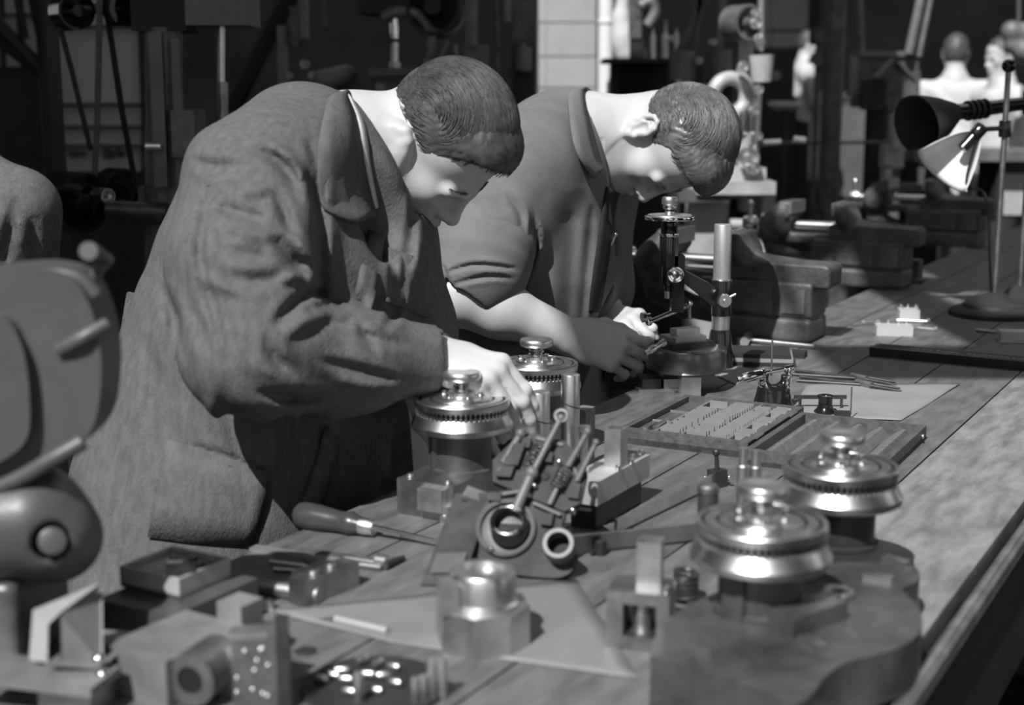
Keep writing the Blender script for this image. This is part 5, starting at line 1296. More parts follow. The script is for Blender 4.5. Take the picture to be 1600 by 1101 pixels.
# ------------------------------------------------------------------ microscope
def build_scope():
    o = G(1077, 617); t = thing('measuring_microscope', 'black and chrome toolmaker microscope on a round drum base', 'microscope', o, 0)
    def L(px, py, Y): return at(px, py, Y) - o
    Yb = o.y
    bm = BM(); box(bm, (0, .01, .018), (.034, .07, .036), None, .002); obj('pedestal', bm, STEEL, t)
    zc = L(1074, 560, Yb + .05); c = Vector((zc.x, .05, 0)); z0 = .036; r = .070
    bm = BM(); lathe(bm, [(0, 0), (r - .008, 0), (r - .002, .002), (r, .006), (r, .038), (r - .002, .042), (r - .007, .044), (0, .044)], c + Vector((0, 0, z0)), n=64); obj('drum_base', bm, mat('dark_bronze_drum', .16, .3, .8, .25, 20), t)
    zt_ = z0 + .044
    cc = L(1126, 500, Yb + .085); cx, cy = cc.x, cc.y
    zz = lambda py: L(1126, py, Yb + .085).z
    bm = BM(); lathe(bm, [(0, .0), (.024, .0), (.024, zz(552) - z0), (.019, zz(520) - z0), (.0165, zz(514) - z0), (0, zz(514) - z0)], (cx, cy, z0), n=36); obj('column_foot', bm, BLACK, t)
    bm = BM(); lathe(bm, [(0, 0), (.0165, 0), (.0165, zz(492) - zz(516)), (0, zz(492) - zz(516))], (cx, cy, zz(516)), n=36); obj('lower_sleeve', bm, STEEL, t)
    bm = BM(); rcyl(bm, (cx, cy, zz(493)), (cx, cy, zz(437)), .0185, .002, 36); obj('collar', bm, BLACK, t)
    bm = BM(); rcyl(bm, (cx, cy, zz(438)), (cx, cy, zz(350)), .0158, .001, 40); obj('column', bm, mat('satin_aluminium', .62, .42, .75), t)
    bm = BM(); ring(bm, (cx, cy, zz(437)), (0, 0, 1), .0178, .0012); obj('ring', bm, CHROME, t)
    k = L(1131, 469, Yb + .060); bm = BM(); lathe(bm, [(0, 0), (.0125, 0), (.0125, .008), (.011, .010), (.004, .010), (.003, .013), (0, .013)], k, (0.1, -1, 0), 30); cyl(bm, k + Vector((.008, -.006, .006)), k + Vector((.020, -.006, .012)), .0022, n=10); obj('clamp_knob', bm, STEEL, t)
    # tube
    Yt = Yb + .035
    tx = L(1045, 400, Yt); z_ = lambda py: L(1045, py, Yt).z
    def seg(name, p0, p1, r_, m, bev=.001): bm = BM(); rcyl(bm, (tx.x, tx.y, z_(p1)), (tx.x, tx.y, z_(p0)), r_, bev, 32); return obj(name, bm, m, t)
    seg('objective', 466, 452, .0065, STEELB); seg('objective_mount', 454, 440, .010, BLACK)
    seg('tube', 442, 366, .0165, BLACK, .002); seg('tube_ring', 369, 364, .0175, CHROME); seg('upper_tube', 365, 344, .0150, BLACK)
    seg('dial_plate', 343, 337, .0445, CHROME, .0015); seg('plate_rim', 337.5, 335, .039, STEELB)
    seg('eyepiece_neck', 336, 320, .0085, CHROME); seg('eyepiece_ring', 326, 322, .0125, CHROME)
    bm = BM(); lathe(bm, [(0, 0), (.0125, 0), (.014, .002), (.014, .011), (.012, .014), (.008, .014), (.006, .0125), (0, .0125)], (tx.x, tx.y, z_(320)), n=48, wob=lambda k, n: 1 + .02 * (k % 2)); obj('eyepiece', bm, STEELB, t)
    bm = BM(); box(bm, (tx.x + .012, tx.y - .012, (z_(440) + z_(370)) / 2), (.006, .006, z_(372) - z_(440)), None, .001); obj('rack', bm, CHROME, t)
    b0 = L(1062, 432, Yt); bm = BM(); box(bm, b0 + Vector((-.004, .0, -.012)), (.022, .03, .10), None, .004); obj('focus_block', bm, BLACK, t)
    k = L(1055, 429, Yt - .024); bm = BM(); lathe(bm, [(0, 0), (.0145, 0), (.0145, .007), (.0130, .009), (.0105, .0085), (.0095, .0095), (.0065, .009), (.0055, .0105), (0, .0108)], k, (0, -1, .05), 36); obj('focus_knob', bm, CHROME, t)
    a0 = L(1066, 430, Yt + .012); a1 = Vector((cx, cy, zz(468))); bm = BM()
    d = a1 - a0; s_, t_, dd = _frame(d); 
    M = Matrix.Translation((a0 + a1) / 2) @ Matrix((d.normalized(), Vector((0, 1, 0)), d.normalized().cross(Vector((0, 1, 0))))).transposed().to_4x4()
    prism(bm, [(-d.length / 2, -.010), (d.length / 2, -.020), (d.length / 2, .018), (-d.length / 2, .011)], -.010, .010, M @ Matrix(((1, 0, 0, 0), (0, 0, -1, 0), (0, 1, 0, 0), (0, 0, 0, 1))), .003); obj('arm', bm, BLACK, t)
    # cross slide on the drum
    sg = Vector((c.x, c.y, zt_))
    for i, (dx, dy, w, l, h, zz_, m) in enumerate(((-.006, .0, .09, .06, .010, 0, BLACKENED), (-.008, .004, .066, .05, .009, .010, STEELB), (-.004, .010, .05, .022, .012, .019, STEEL))):
        bm = BM(); box(bm, sg + Vector((dx, dy, zz_ + h / 2)), (w, l, h), eul(0, 0, 28), .001); obj('slide', bm, m, t)
    bm = BM(); cyl(bm, L(1016, 502, Yb + .01), L(1078, 476, Yb + .05), .0042, n=16); obj('slide_rod', bm, CHROME, t)
    bm = BM(); lathe(bm, [(0, 0), (.009, 0), (.009, .006), (.006, .008), (.006, .016), (0, .016)], L(1003, 496, Yb + .01), (.9, .3, .1), 20); ball(bm, L(1014, 503, Yb + .01), .007, 12, 8); obj('slide_knob', bm, CHROME, t)
    bm = BM(); cyl(bm, L(1078, 497, Yb + .04), L(1078, 474, Yb + .04), .003, n=10); ball(bm, L(1078, 474, Yb + .04), .0055, 12, 8); ball(bm, L(1058, 470, Yb + .04), .006, 12, 8); cyl(bm, L(1058, 470, Yb + .04), L(1058, 484, Yb + .04), .0035, n=10); obj('rod_posts', bm, CHROME, t)
    bm = BM(); lathe(bm, [(0, 0), (.0048, 0), (.0052, .01), (.0065, .011), (.0065, .022), (.005, .024), (.005, .036), (.007, .037), (.007, .044), (0, .045)], L(1008, 552, Yb - .035), (.80, .45, .38), 22); obj('screw_spindle', bm, STEEL, t)
    return t
build_scope()
q = G(1030, 608); t = thing('parallel_blocks', 'two rounded steel parallels lying under the microscope drum edge', 'parallel', q, R(8))
bm = BM(); box(bm, (-.020, .0, .012), (.034, .05, .024), None, .005); obj('block', bm, BLACKENED, t)
bm = BM(); box(bm, (.018, .0, .012), (.032, .05, .022), None, .007); obj('block', bm, STEELD, t)
bm = BM(); box(bm, (-.004, -.012, .003), (.08, .03, .006), None, .002); obj('strip', bm, STEELB, t)

# ------------------------------------------------------------------ bench vises
def make_vise(label, Y, off, sc=1.0):
    v_ = -BW + off; c = BP((Y - bo.y - BN.y * v_) / BD.y, v_)
    t = thing('bench_vise', label, 'vise', c, BRZ, 'bench vises along the edge of the bench'); t.scale = (sc,) * 3
    S = SDF(); S.rbox((.035, 0, .024), (.105, .06, .024), .006, None, 'u', .01); S.rbox((.01, 0, .09), (.13, .055, .038), .006, None, 'u', .008)
    obj('base', S.mesh('base', .005), IRON, t, ang=180)
    for k, (u, w) in enumerate(((-.085, .06), (.01, .09), (.10, .05))):
        bm = BM(); box(bm, (u, -.0555, .088), (w, .006, .052), None, .003); obj('panel', bm, IRONM, t)
        bm = BM(); box(bm, (u, .0555, .088), (w, .006, .052), None, .003); obj('panel', bm, IRONM, t)
    S = SDF(); S.rbox((.05, 0, .142), (.125, .046, .026), .006, None, 'u', .008); S.ecap((-.02, 0, .160), (.15, 0, .148), (.040, .026), (.030, .014), (0, 1, 0), 'u', .015); S.cap((-.03, -.045, .185), (-.03, .045, .185), .020, .020, 'u', .025); S.rbox((-.042, 0, .206), (.018, .058, .022), .006, None, 'u', .018)
    S.rbox((.20, 0, .18), (.04, .08, .03), .004, np.array(eul(0, 38, 0)), 's', .006)
    obj('fixed_jaw', S.mesh('fixed_jaw', .0045), IRON, t, ang=180)
    S = SDF(); S.cap((-.235, -.03, .155), (-.235, .03, .155), .046, None, 'u', .02); S.cap((-.215, -.045, .195), (-.215, .045, .195), .022, None, 'u', .03); S.rbox((-.200, 0, .207), (.018, .06, .022), .006, None, 'u', .02)
    S.chain([(-.262, 0, .135), (-.235, 0, .085), (-.18, 0, .055), (-.10, 0, .045)], [.03, .03, .028, .026], .02); S.rbox((-.15, 0, .125), (.10, .032, .014), .006, None, 'u', .01)
    obj('moving_jaw', S.mesh('moving_jaw', .0045), IRON, t, ang=180)
    for u in (-.181, -.059):
        bm = BM(); box(bm, (u, 0, .212), (.008, .125, .034), None, .001); obj('jaw_plate', bm, STEELB, t)
    bm = BM(); cyl(bm, (-.20, 0, .160), (-.05, 0, .160), .013, n=24); obj('screw', bm, STEEL, t)
    bm = BM(); cyl(bm, (-.30, 0, .160), (-.26, 0, .160), .010, n=16); rcyl(bm, (-.338, 0, .160), (-.300, 0, .160), .021, .004, 24); obj('spindle_nut', bm, STEEL, t)
    bm = BM(); cyl(bm, (-.32, 0, .055), (-.32, 0, .215), .0075, n=14); ball(bm, (-.32, 0, .215), .011, 14, 8); ball(bm, (-.32, 0, .052), .011, 14, 8); obj('handle', bm, STEEL, t)
    return t
V1 = make_vise('dark cast bench vise right behind the microscope', 3.08, -.01)
V2 = make_vise('dark cast bench vise with embossed panels beyond the sun patch', 3.92, -.055)
V3 = make_vise('farthest dark cast bench vise, behind the lamp shade', 5.0, -.10)
q = G(1262, 512); t = thing('vise_stop', 'small tapered steel cup with a bright square block behind it', 'machine part', q, R(-5))
bm = BM(); lathe(bm, [(0, 0), (.020, 0), (.028, .034), (.024, .035), (0, .03)], n=30); obj('cup', bm, STEELD, t)
bm = BM(); box(bm, (.0, .07, .030), (.04, .05, .06), None, .002); obj('block', bm, mat('bare_bright_block', .6, .5, .35), t)
rodthing('file', 'wood-handled file lying in front of the panelled vise', 'file', ((1306, 424, 1356, 430, .013, .015, WOODH, 'handle', 0), (1354, 430, 1366, 431, .011, .009, STEEL, 'ferrule', 0), (1366, 431, 1440, 437, .006, .005, STEELB, 'blade', .003)))
q = G(1424, 440); bm = BM(); box(bm, (0, 0, .032), (.05, .05, .064), None, .003); box(bm, (0, -.02, .006), (.08, .05, .012)); tag(obj('angle_block', bm, IRON, loc=q, rz=BRZ), 'dark angle block beside the panelled vise', 'machine part')

# ------------------------------------------------------------------ bench lamps
def build_lamps():
    b = G(1552, 492); o = b
    t = thing('bench_lamp', 'bench lamp with white half-shell reflector on a round stepped foot', 'lamp', o, 0)
    def L(px, py, Y): return at(px, py, Y) - o
    bm = BM(); lathe(bm, [(0, 0), (.105, 0), (.105, .010), (.098, .016), (.075, .020), (.070, .028), (.045, .034), (.030, .050), (.012, .056), (0, .056)], n=48); obj('foot', bm, DARK, t)
    zt_ = L(1566, 103, b.y).z
    bm = BM(); cyl(bm, (0, 0, .05), (0, 0, zt_), .0068, n=18); obj('rod', bm, STEELD, t)
    bm = BM(); ball(bm, (0, 0, zt_), .016, 18, 12); obj('rod_knob', bm, BLACK, t)
    # reflector: half shell, hollow towards the room
    apex = L(1527, 207, b.y - .02); mouth = L(1472, 267, b.y - .03); ax = (mouth - apex).normalized(); H = (mouth - apex).length
    toCam = Vector((-.15, -1, .12)); toCam = (toCam - ax * toCam.dot(ax)).normalized(); sd_ = ax.cross(toCam); n = 26; rows = []; bm = BM()
    for i in range(13):
        u = i / 12; r = .072 * math.sqrt(u) ** 1.1
        rows.append([bm.verts.new(apex + ax * (H * u) + (sd_ * math.cos(R(-8 + 196 * k / n)) - toCam * math.sin(R(-8 + 196 * k / n))) * max(r, .010)) for k in range(n + 1)])
    for A_, B_ in zip(rows[:-1], rows[1:]):
        for k in range(n): bm.faces.new((A_[k], A_[k + 1], B_[k + 1], B_[k]))
    ro = obj('reflector', bm, ENAMELW, t, ang=180); sm = ro.modifiers.new('t', 'SOLIDIFY'); sm.thickness = .002
    bm = BM(); tube(bm, [apex + ax * H + (sd_ * math.cos(R(-8 + 196 * k / n)) - toCam * math.sin(R(-8 + 196 * k / n))) * .0725 for k in range(n + 1)], .0022, 6); obj('rim', bm, STEELB, ro)
    bm = BM(); cyl(bm, apex + ax * .012 - toCam * .004, apex + ax * .05 - toCam * .004, .013, n=18); obj('lamp_socket', bm, BLACK, t)
    bm = BM(); rcyl(bm, apex - ax * .02, apex + ax * .012, .016, .004, 18); cyl(bm, apex - ax * .01, Vector((0, 0, apex.z + .01)), .006, n=12); rcyl(bm, (0, 0, apex.z - .012), (0, 0, apex.z + .028), .014, .003, 18); obj('joint', bm, BLACK, t)
    bm = BM(); tube(bm, smoothpath([apex - ax * .01, L(1510, 285, b.y - .03), L(1536, 300, b.y - .03), L(1545, 340, b.y - .02), L(1546, 400, b.y - .015), (-.012, -.008, .06)], 6), .0035, 8); obj('flex', bm, BLACK, t)
    # second lamp with dark shade
    o2 = G(1592, 470); t2 = thing('bench_lamp', 'second bench lamp with a dark shade on a long sleeved arm', 'lamp', o2, 0)
    def L2(px, py, Y): return at(px, py, Y) - o2
    bm = BM(); lathe(bm, [(0, 0), (.09, 0), (.09, .010), (.06, .018), (.03, .030), (.012, .04), (0, .04)], n=40); obj('foot', bm, DARK, t2)
    zt2 = L2(1585, 60, o2.y).z; bm = BM(); cyl(bm, (0, 0, .03), (0, 0, zt2), .0068, n=16); obj('rod', bm, STEELD, t2)
    j_ = L2(1575, 160, o2.y - .0); e_ = L2(1490, 176, o2.y - .10)
    bm = BM(); cyl(bm, Vector((0, 0, j_.z)), e_, .016, .020, 18); rcyl(bm, (0, 0, j_.z - .03), (0, 0, j_.z + .03), .022, .004, 18); obj('arm', bm, BLACK, t2)
    for k in range(4):
        bm = BM(); pt = e_.lerp(Vector((0, 0, j_.z)), .18 + .07 * k); ring(bm, pt, e_ - Vector((0, 0, j_.z)), .022, .0035, 24, 8); obj('cable_turn', bm, BLACKENED, t2)
    m_ = L2(1432, 196, o2.y - .16); ax2 = (m_ - e_).normalized()
    bm = BM(); H2 = (m_ - e_).length; lathe(bm, [(.020, -.01), (.026, .0), (.05, H2 * .4), (.066, H2 * .75), (.074, H2), (.072, H2), (.064, H2 * .75), (.048, H2 * .4), (.022, .004)], e_, ax2, 40); obj('shade', bm, DARK, t2)
    return t
build_lamps()
# --- dark machine standing by the near side of the bench
o = Vector((BP(.55, .22).x, BP(.55, .22).y, 0))
t = thing('tool_trolley', 'low dark trolley with hanging steel tools beside the bench edge', 'trolley', o, BRZ)
bm = BM(); box(bm, (.10, .1, .30), (.34, .9, .6), None, .01); obj('cabinet', bm, SOOT, t)
bm = BM(); box(bm, (.10, .1, .62), (.36, .92, .03), None, .004); obj('top', bm, DARK, t)
for i in range(7):
    bm = BM(); x = .0 + .045 * i; y = -.05 + .07 * i; cyl(bm, (x, y, .635), (x + .01, y, .80), .008, .006, 14); ball(bm, (x + .01, y, .805), .011, 12, 8); obj('tool', bm, STEELD if i % 2 else STEEL, t)
bm = BM(); cyl(bm, (-.05, .12, .79), (.12, .12, .785), .009, n=14); obj('rail', bm, STEELD, t)
# ------------------------------------------------------------------ background machines and people
def bgthing(name, label, cat, px, Y, group=None):
    p = at(px, 300, Y); t = thing(name, label, cat, (p.x, Y, 0), 0, group); t['_o'] = 0; del t['_o']
    return t, Vector((p.x, Y, 0))
class BG:
    def __init__(s, name, label, cat, px, Y, group=None): s.t, s.o = bgthing(name, label, cat, px, Y, group); s.Y = Y
    def L(s, px, py, dy=0.0): return at(px, py, s.Y + dy) - s.o
    def box(s, name, l, r, t_, b, d, m, dy=0.0, bev=.006, to_floor=False, par=None):
        p = s.L(l, t_, dy); q = s.L(r, b, dy); z0 = 0.0 if to_floor else q.z; bm = BM()
        box(bm, ((p.x + q.x) / 2, dy + d / 2, (p.z + z0) / 2), (abs(q.x - p.x), d, p.z - z0), None, bev); return obj(name, bm, m, par or s.t)
    def cyl(s, name, x0, y0, x1, y1, rpx, m, dy=0.0, r1=None, n=24, to_floor=False, par=None):
        p = s.L(x0, y0, dy); q = s.L(x1, y1, dy); k = s.Y / FPX; bm = BM()
        if to_floor: q = Vector((p.x, p.y, 0))
        cyl(bm, p, q, rpx * k, (rpx if r1 is None else r1) * k, n); return obj(name, bm, m, par or s.t)
    def disc(s, name, x, y, rpx, w, m, dy=0.0, axis=(0, -1, 0), prof=None):
        k = s.Y / FPX; r = rpx * k; bm = BM(); c = s.L(x, y, dy); a = Vector(axis).normalized()
        lathe(bm, prof(r, w) if prof else [(0, 0), (r * .3, 0), (r * .34, w * .3), (r * .8, w * .25), (r * .86, 0), (r, 0), (r, w), (r * .86, w), (r * .8, w * .75), (r * .34, w * .7), (r * .3, w * 1.15), (0, w * 1.15)], c - a * w / 2, a, 40)
        return obj(name, bm, m, s.t)
    def strap(s, name, pts, wpx, m, side=(1, 0, 0)):
        bm = BM(); belt(bm, [s.L(*p) for p in pts], wpx * s.Y / FPX, .005, side); return obj(name, bm, m, s.t)
# --- belt-driven drilling machine behind the man in the faded coat
b = BG('drill_press', 'tall belt-driven drilling machine with round column behind the faded coat', 'drill press', 255, 3.35)
b.box('pedestal', 200, 320, 560, 900, .3, IRON, -.05, .01, True)
b.cyl('column', 255, 44, 255, 600, 29, IRONM); b.box('lit_column_flat', 231, 262, 50, 292, .03, IRONL, -.066, .004); b.box('lit_column_flat', 266, 289, 60, 292, .02, IRONL, -.05, .004)  # paler grey on the flats paints the light on the column's facets
b.box('head', 286, 388, -60, 39, .16, IRONL, -.08, .012); b.box('head_block', 200, 292, -60, 48, .16, SOOT, -.04, .012)
b.cyl('spindle', 346, 38, 346, 128, 5.5, STEEL, -.02); b.cyl('quill', 348, 128, 349, 196, 8, STEELD, -.02); b.cyl('arbor', 349, 196, 349, 230, 4, STEELB, -.02)
b.box('table_bracket', 266, 306, 172, 246, .12, IRONM, -.07, .01); b.box('table', 290, 400, 232, 246, .26, IRON, -.13, .006)
b.cyl('bolt', 228, 229, 252, 229, 6, STEEL, -.075); b.cyl('drive_shaft', 168, 330, 262, 334, 17, BLACKENED, -.06); b.box('shaft_bracket', 215, 290, 292, 350, .12, IRON, -.02, .01)
b.disc('belt_pulley', 112, 316, 48, .09, BLACK, -.02, (.75, -.66, 0)); b.disc('hub', 160, 306, 12, .05, STEEL, -.03, (.75, -.66, 0)); b.disc('rear_pulley', 184, 297, 36, .05, BLACK, .12, (.75, -.66, 0))
b.disc('top_pulley', 112, 18, 29, .07, BLACK, .05, (.6, -.8, 0)); b.disc('top_pulley', 190, 14, 27, .06, BLACK, .02, (.6, -.8, 0), lambda r, w: [(0, 0), (r * .8, 0), (r, w * .2), (r, w), (r * .7, w), (r * .6, w * .6), (r * .25, w * .6), (r * .2, w * 1.2), (0, w * 1.2)])
b.strap('flat_belt', ((157, -60, 0), (152, 200, 0), (143, 352, 0)), 9, BELT); b.strap('flat_belt', ((88, 20, .05), (112, 110, .05), (142, 235, .05)), 8, SOOT); b.strap('flat_belt', ((166, 10, .03), (190, 170, .06), (214, 300, .1)), 9, SOOT)
b.box('countershaft_post', 60, 88, -80, 330, .10, SOOT, .1, .006, True); b.cyl('countershaft', 95, 14, 215, 14, 8, BLACKENED, .06)
# --- glazed partition behind the belts
def partition(name, label, Y, x0, x1, y0, y1, cols, rows, m, n):
    b = BG(name, label, 'window', (x0 + x1) / 2, Y); b.t['kind'] = 'structure'
    for i in range(cols):
        for j in range(rows):
            l = x0 + (x1 - x0) * i / cols; r = x0 + (x1 - x0) * (i + 1) / cols; t_ = y0 + (y1 - y0) * j / rows; bo_ = y0 + (y1 - y0) * (j + 1) / rows
            b.box('pane', l + 2, r - 2, t_ + 2, bo_ - 2, .01, m, .01, 0)
    for i in range(cols + 1): x = x0 + (x1 - x0) * i / cols; b.box('glazing_bar', x - 2.5, x + 2.5, y0, y1, .05, SOOT, -.01, 0)
    for j in range(rows + 1): y = y0 + (y1 - y0) * j / rows; b.box('glazing_bar', x0, x1, y - 2, y + 2, .05, SOOT, -.015, 0)
    b.box('panel_below', x0, x1, y1, y1 + 40, .05, DARK, 0, 0, True)
    return b
PANE = mat('dull_grey_pane', .36, .5)  # flat mid grey for the partition panes
b = BG('window_8', 'glazed partition seen between the drive belts', 'window', 154, 7.2); b.t['kind'] = 'structure'
for t_, bo_ in ((-60, 40), (43, 161), (166, 196), (201, 226), (230, 268)):
    b.box('pane', 86, 221, t_, bo_, .01, PANE, .01, 0)
for y_ in (41.5, 163.5, 198.5, 228, 270): b.box('glazing_bar', 84, 223, y_ - 2, y_ + 2, .05, SOOT, -.015, 0)
for x_ in (85, 222): b.box('glazing_bar', x_ - 3, x_ + 3, -60, 270, .05, SOOT, -.01, 0)
b.box('panel_below', 82, 225, 272, 330, .05, DARK, 0, 0, True)
for x_, r_ in ((115, 7), (128, 5), (170, 9), (190, 6)): b.disc('ledge_tool', x_, 240, r_, .06, IRON, -.1)
partition('window_9', 'glazed partition behind the crossed dark beams at the hall corner', 7.4, -60, 62, -60, 106, 4, 2, PANE, 9)
b = BG('roof_brace', 'dark crossed timber braces in the upper hall corner', 'beam', 20, 5.6); b.t['category'] = 'beam'
for k, (x0, y0, x1, y1, r) in enumerate(((-30, 10, 66, 112, 12), (14, -60, 40, 60, 6), (36, -60, 70, 100, 5), (-10, 60, 70, 120, 7))): b.cyl('brace', x0, y0, x1, y1, r, SOOT, n=8)
b.cyl('post', 66, -60, 66, 400, 16, SOOT, to_floor=True, n=8)
b = BG('roof_brace', 'dark diagonal brace rising behind the drilling machine spindle', 'beam', 430, 5.2); b.cyl('brace', 352, 190, 470, -40, 13, SOOT, n=8); b.cyl('post', 352, 180, 352, 400, 14, SOOT, to_floor=True, n=8)
# --- machines seen between the drill and the nearer man's head
b = BG('shaping_machine', 'dim machine with pale vertical guides above the faded coat collar', 'machine', 450, 5.0)
b.box('guide', 432, 448, 40, 170, .06, IRONL, 0, .006); b.box('guide', 466, 480, -40, 60, .05, IRONL, .05, .006); b.box('guide', 452, 462, 10, 70, .05, IRON, .05, .006); b.box('body', 430, 590, 130, 400, .4, IRON, .08, .02, True)
S_ = SDF(); c_ = b.L(525, 122, .0); S_.ecap(b.L(505, 128, 0), b.L(542, 116, 0), (.05, .045), (.035, .035), (0, 1, 0), 'u', .02); obj('housing', S_.mesh('housing', .008), IRONL, b.t, ang=180)
for x, y, r in ((476, 100, 7), (488, 118, 6), (470, 150, 8), (445, 168, 7), (500, 152, 6), (452, 118, 5)): b.disc('knob', x, y, r, .03, STEELD, -.02)
b.cyl('rod', 505, -40, 512, 66, 4, IRON)
b = BG('drill_press', 'dim drilling machine with bright quill above the nearer man head', 'drill press', 640, 4.9)
b.cyl('quill', 617, 38, 617, 60, 6, CHROME); b.disc('collar', 617, 42, 8, .05, CHROME, 0, (0, 0, 1)); b.cyl('spindle', 617, 66, 617, 102, 5.5, STEEL); b.disc('collar', 617, 104, 9, .03, STEELB, 0, (0, 0, 1)); b.cyl('arm', 580, 63, 632, 63, 2.5, BLACKENED)
bm = BM(); k_ = 4.9 / FPX
tube(bm, smoothpath([b.L(598, 28), b.L(625, 18), b.L(652, 24), b.L(670, 50), b.L(672, 80), b.L(662, 104)], 6), 9 * k_, 12); obj('goose_neck', bm, IRONM, b.t)
bm = BM(); tube(bm, smoothpath([b.L(652, 24), b.L(680, 48), b.L(705, 50), b.L(722, 34), b.L(730, 8)], 6), 5 * k_, 10); obj('curved_lever', bm, IRONM, b.t)
b.cyl('lever', 700, 62, 680, 108, 4, IRONL); b.cyl('lever', 710, 70, 714, 104, 4, IRONL); b.box('table', 575, 668, 106, 118, .3, IRON, -.05); b.box('pedestal', 600, 660, 118, 400, .25, IRON, 0, .01, True); b.disc('motor', 680, 15, 42, .3, SOOT, .12, (0, -1, 0))
b.box('head', 560, 640, -60, 20, .22, SOOT, .0)
b = BG('pipe_stand', 'vertical pipes with a small switch box behind the two heads', 'pipes', 752, 6.0)
b.cyl('pipe', 737, -60, 737, 72, 9, IRONL, to_floor=False); b.cyl('pipe', 776, -60, 776, 300, 4.5, IRON, to_floor=True); b.cyl('pipe', 790, -60, 791, 34, 7, IRONL); b.box('switch_box', 725, 762, 70, 108, .14, IRONL); b.cyl('conduit', 742, 108, 742, 300, 5, IRON, to_floor=True); b.box('rear_box', 800, 834, 70, 150, .2, SOOT, .1); b.disc('lamp_glass', 817, 92, 14, .1, IRONL, .05, (0, 0, 1)); b.box('rear_post', 800, 834, -60, 60, .1, IRON, .3); b.box('rear_stand', 800, 834, 150, 300, .2, SOOT, .1, .006, True)
# --- clad pillar and white pipe
b = BG('pillar', 'pale panelled pillar behind the two men', 'pillar', 888, 8.6); b.t['kind'] = 'structure'
for i, (t_, bo_) in enumerate(((-140, -64), (-62, 34), (36, 87), (89, 136), (138, 240))):
    b.box('panel', 854, 931, t_, bo_, .05, PLASTER, 0, .004); b.box('panel', 842, 853, t_, bo_, .05, PLASTER, .01, .004)
b.box('core', 841, 932, -140, 240, .3, PLASTERD, .04, 0, True)
b = BG('white_pipe', 'bright white stand pipe beside the pale pillar', 'pipe', 950, 8.3); WPAINT = mat('white_paint', .75, .5); b.cyl('pipe', 948, -140, 946, 160, 12, WPAINT, to_floor=False); b.cyl('lower_pipe', 946, 155, 946, 300, 10, WPAINT, to_floor=True); b.cyl('flange', 947, 32, 947, 36, 14, WPAINT)
b = BG('cloth_bag', 'white cloth bundle hung beside the stand pipe', 'cloth bag', 972, 8.0)
S_ = SDF(); S_.chain([b.L(976, -20), b.L(970, 30), b.L(973, 55), b.L(976, 84)], [.035, .04, .055, .055], .05); S_.cap(b.L(972, 70), b.L(984, 84), .05, .045, 'u', .04); obj('bundle', S_.mesh('bundle', .012), LINEN, b.t, ang=180)
b.cyl('hook_rail', 972, -60, 974, -15, 3, IRON); b.box('support', 955, 990, 95, 300, .1, SOOT, .05, .004, True)
# --- shelf of bottles and tools
b = BG('tool_shelf', 'dark shelf standing behind the head of the man at the microscope', 'shelf', 1000, 6.6)
b.box('board', 945, 1050, 91, 98, .3, SOOT, -.15, .003); b.box('back', 955, 1095, 100, 300, .1, DARK, .15, .006, True)
for x in (960, 1045): b.box('upright', x - 4, x + 4, 96, 300, .05, SOOT, 0, .003, True)
def bottle(lab, x, t_, bo_, r, m, neck):
    bb = BG('bottle', lab, 'bottle', x, 6.6); k = 6.6 / FPX; z1 = bb.L(x, t_).z; z0 = bb.L(0, 91).z; h = z1 - z0
    bm = BM(); lathe(bm, [(0, 0), (r * k, 0), (r * k, h * neck), (r * k * .4, h * (neck + .1)), (r * k * .4, h * .97), (r * k * .55, h), (0, h)], (0, 0, z0), n=20); obj('glass', bm, m, bb.t)
    bm = BM(); cyl(bm, (0, 0, z1), (0, 0, z1 + .02), r * k * .45, n=12); obj('stopper', bm, IRON, bb.t)
bottle('bright slim oil bottle on the dark shelf', 1016, 44, 91, 5, STEEL, .75); bottle('tall oil bottle with long neck beside the slim one', 1035, 32, 88, 6, STEELB, .6); bottle('thin straight bottle at the end of the dark shelf', 1052, 44, 90, 4, STEELB, .8); bottle('dim squat bottle at the start of the dark shelf', 1003, 74, 91, 7, IRONL, .7)
b = BG('white_jar', 'white lidded jar just behind the bent neck', 'jar', 958, 7.0); b.cyl('jar', 958, 128, 958, 160, 10, WPAINT); b.cyl('lid', 958, 122, 958, 128, 7, WPAINT); b.box('stand', 944, 972, 160, 300, .1, SOOT, 0, .004, True)
b = BG('hanging_bracket', 'curved wall bracket above the bottle shelf', 'bracket', 1010, 7.2); bm = BM(); tube(bm, smoothpath([b.L(1000, 10), b.L(1018, 2), b.L(1024, 18), b.L(1012, 40)], 5), .028, 10); obj('hook', bm, IRONL, b.t); b.box('plate', 985, 1002, -40, 60, .05, IRON, .02); b.box('post', 985, 1002, 60, 300, .05, SOOT, .03, .003, True)
b = BG('belt_stand', 'grey coolant cans on a stand under crossing drive belts', 'coolant stand', 1080, 5.9)
b.cyl('can', 1066, 80, 1066, 126, 20, IRONL); b.cyl('can', 1126, 78, 1126, 120, 17, IRONL); b.strap('belt', ((1112, -60, 0), (1085, 30, 0), (1058, 84, 0)), 10, BELT); b.strap('belt', ((1098, -60, 0), (1092, 30, 0), (1086, 96, 0)), 7, BELT); b.strap('belt', ((1134, -60, 0), (1128, 30, 0), (1124, 84, 0)), 11, IRONL); b.box('stand', 1044, 1146, 124, 138, .2, SOOT, -.02); b.box('leg', 1050, 1062, 138, 300, .1, SOOT, 0, .004, True); b.box('leg', 1128, 1140, 138, 300, .1, SOOT, 0, .004, True)
for x, y in ((1052, 60), (1114, 66), (1092, 95), (1060, 130), (1075, 132), (1100, 136)): b.disc('fitting', x, y, 5, .06, STEEL, -.05)
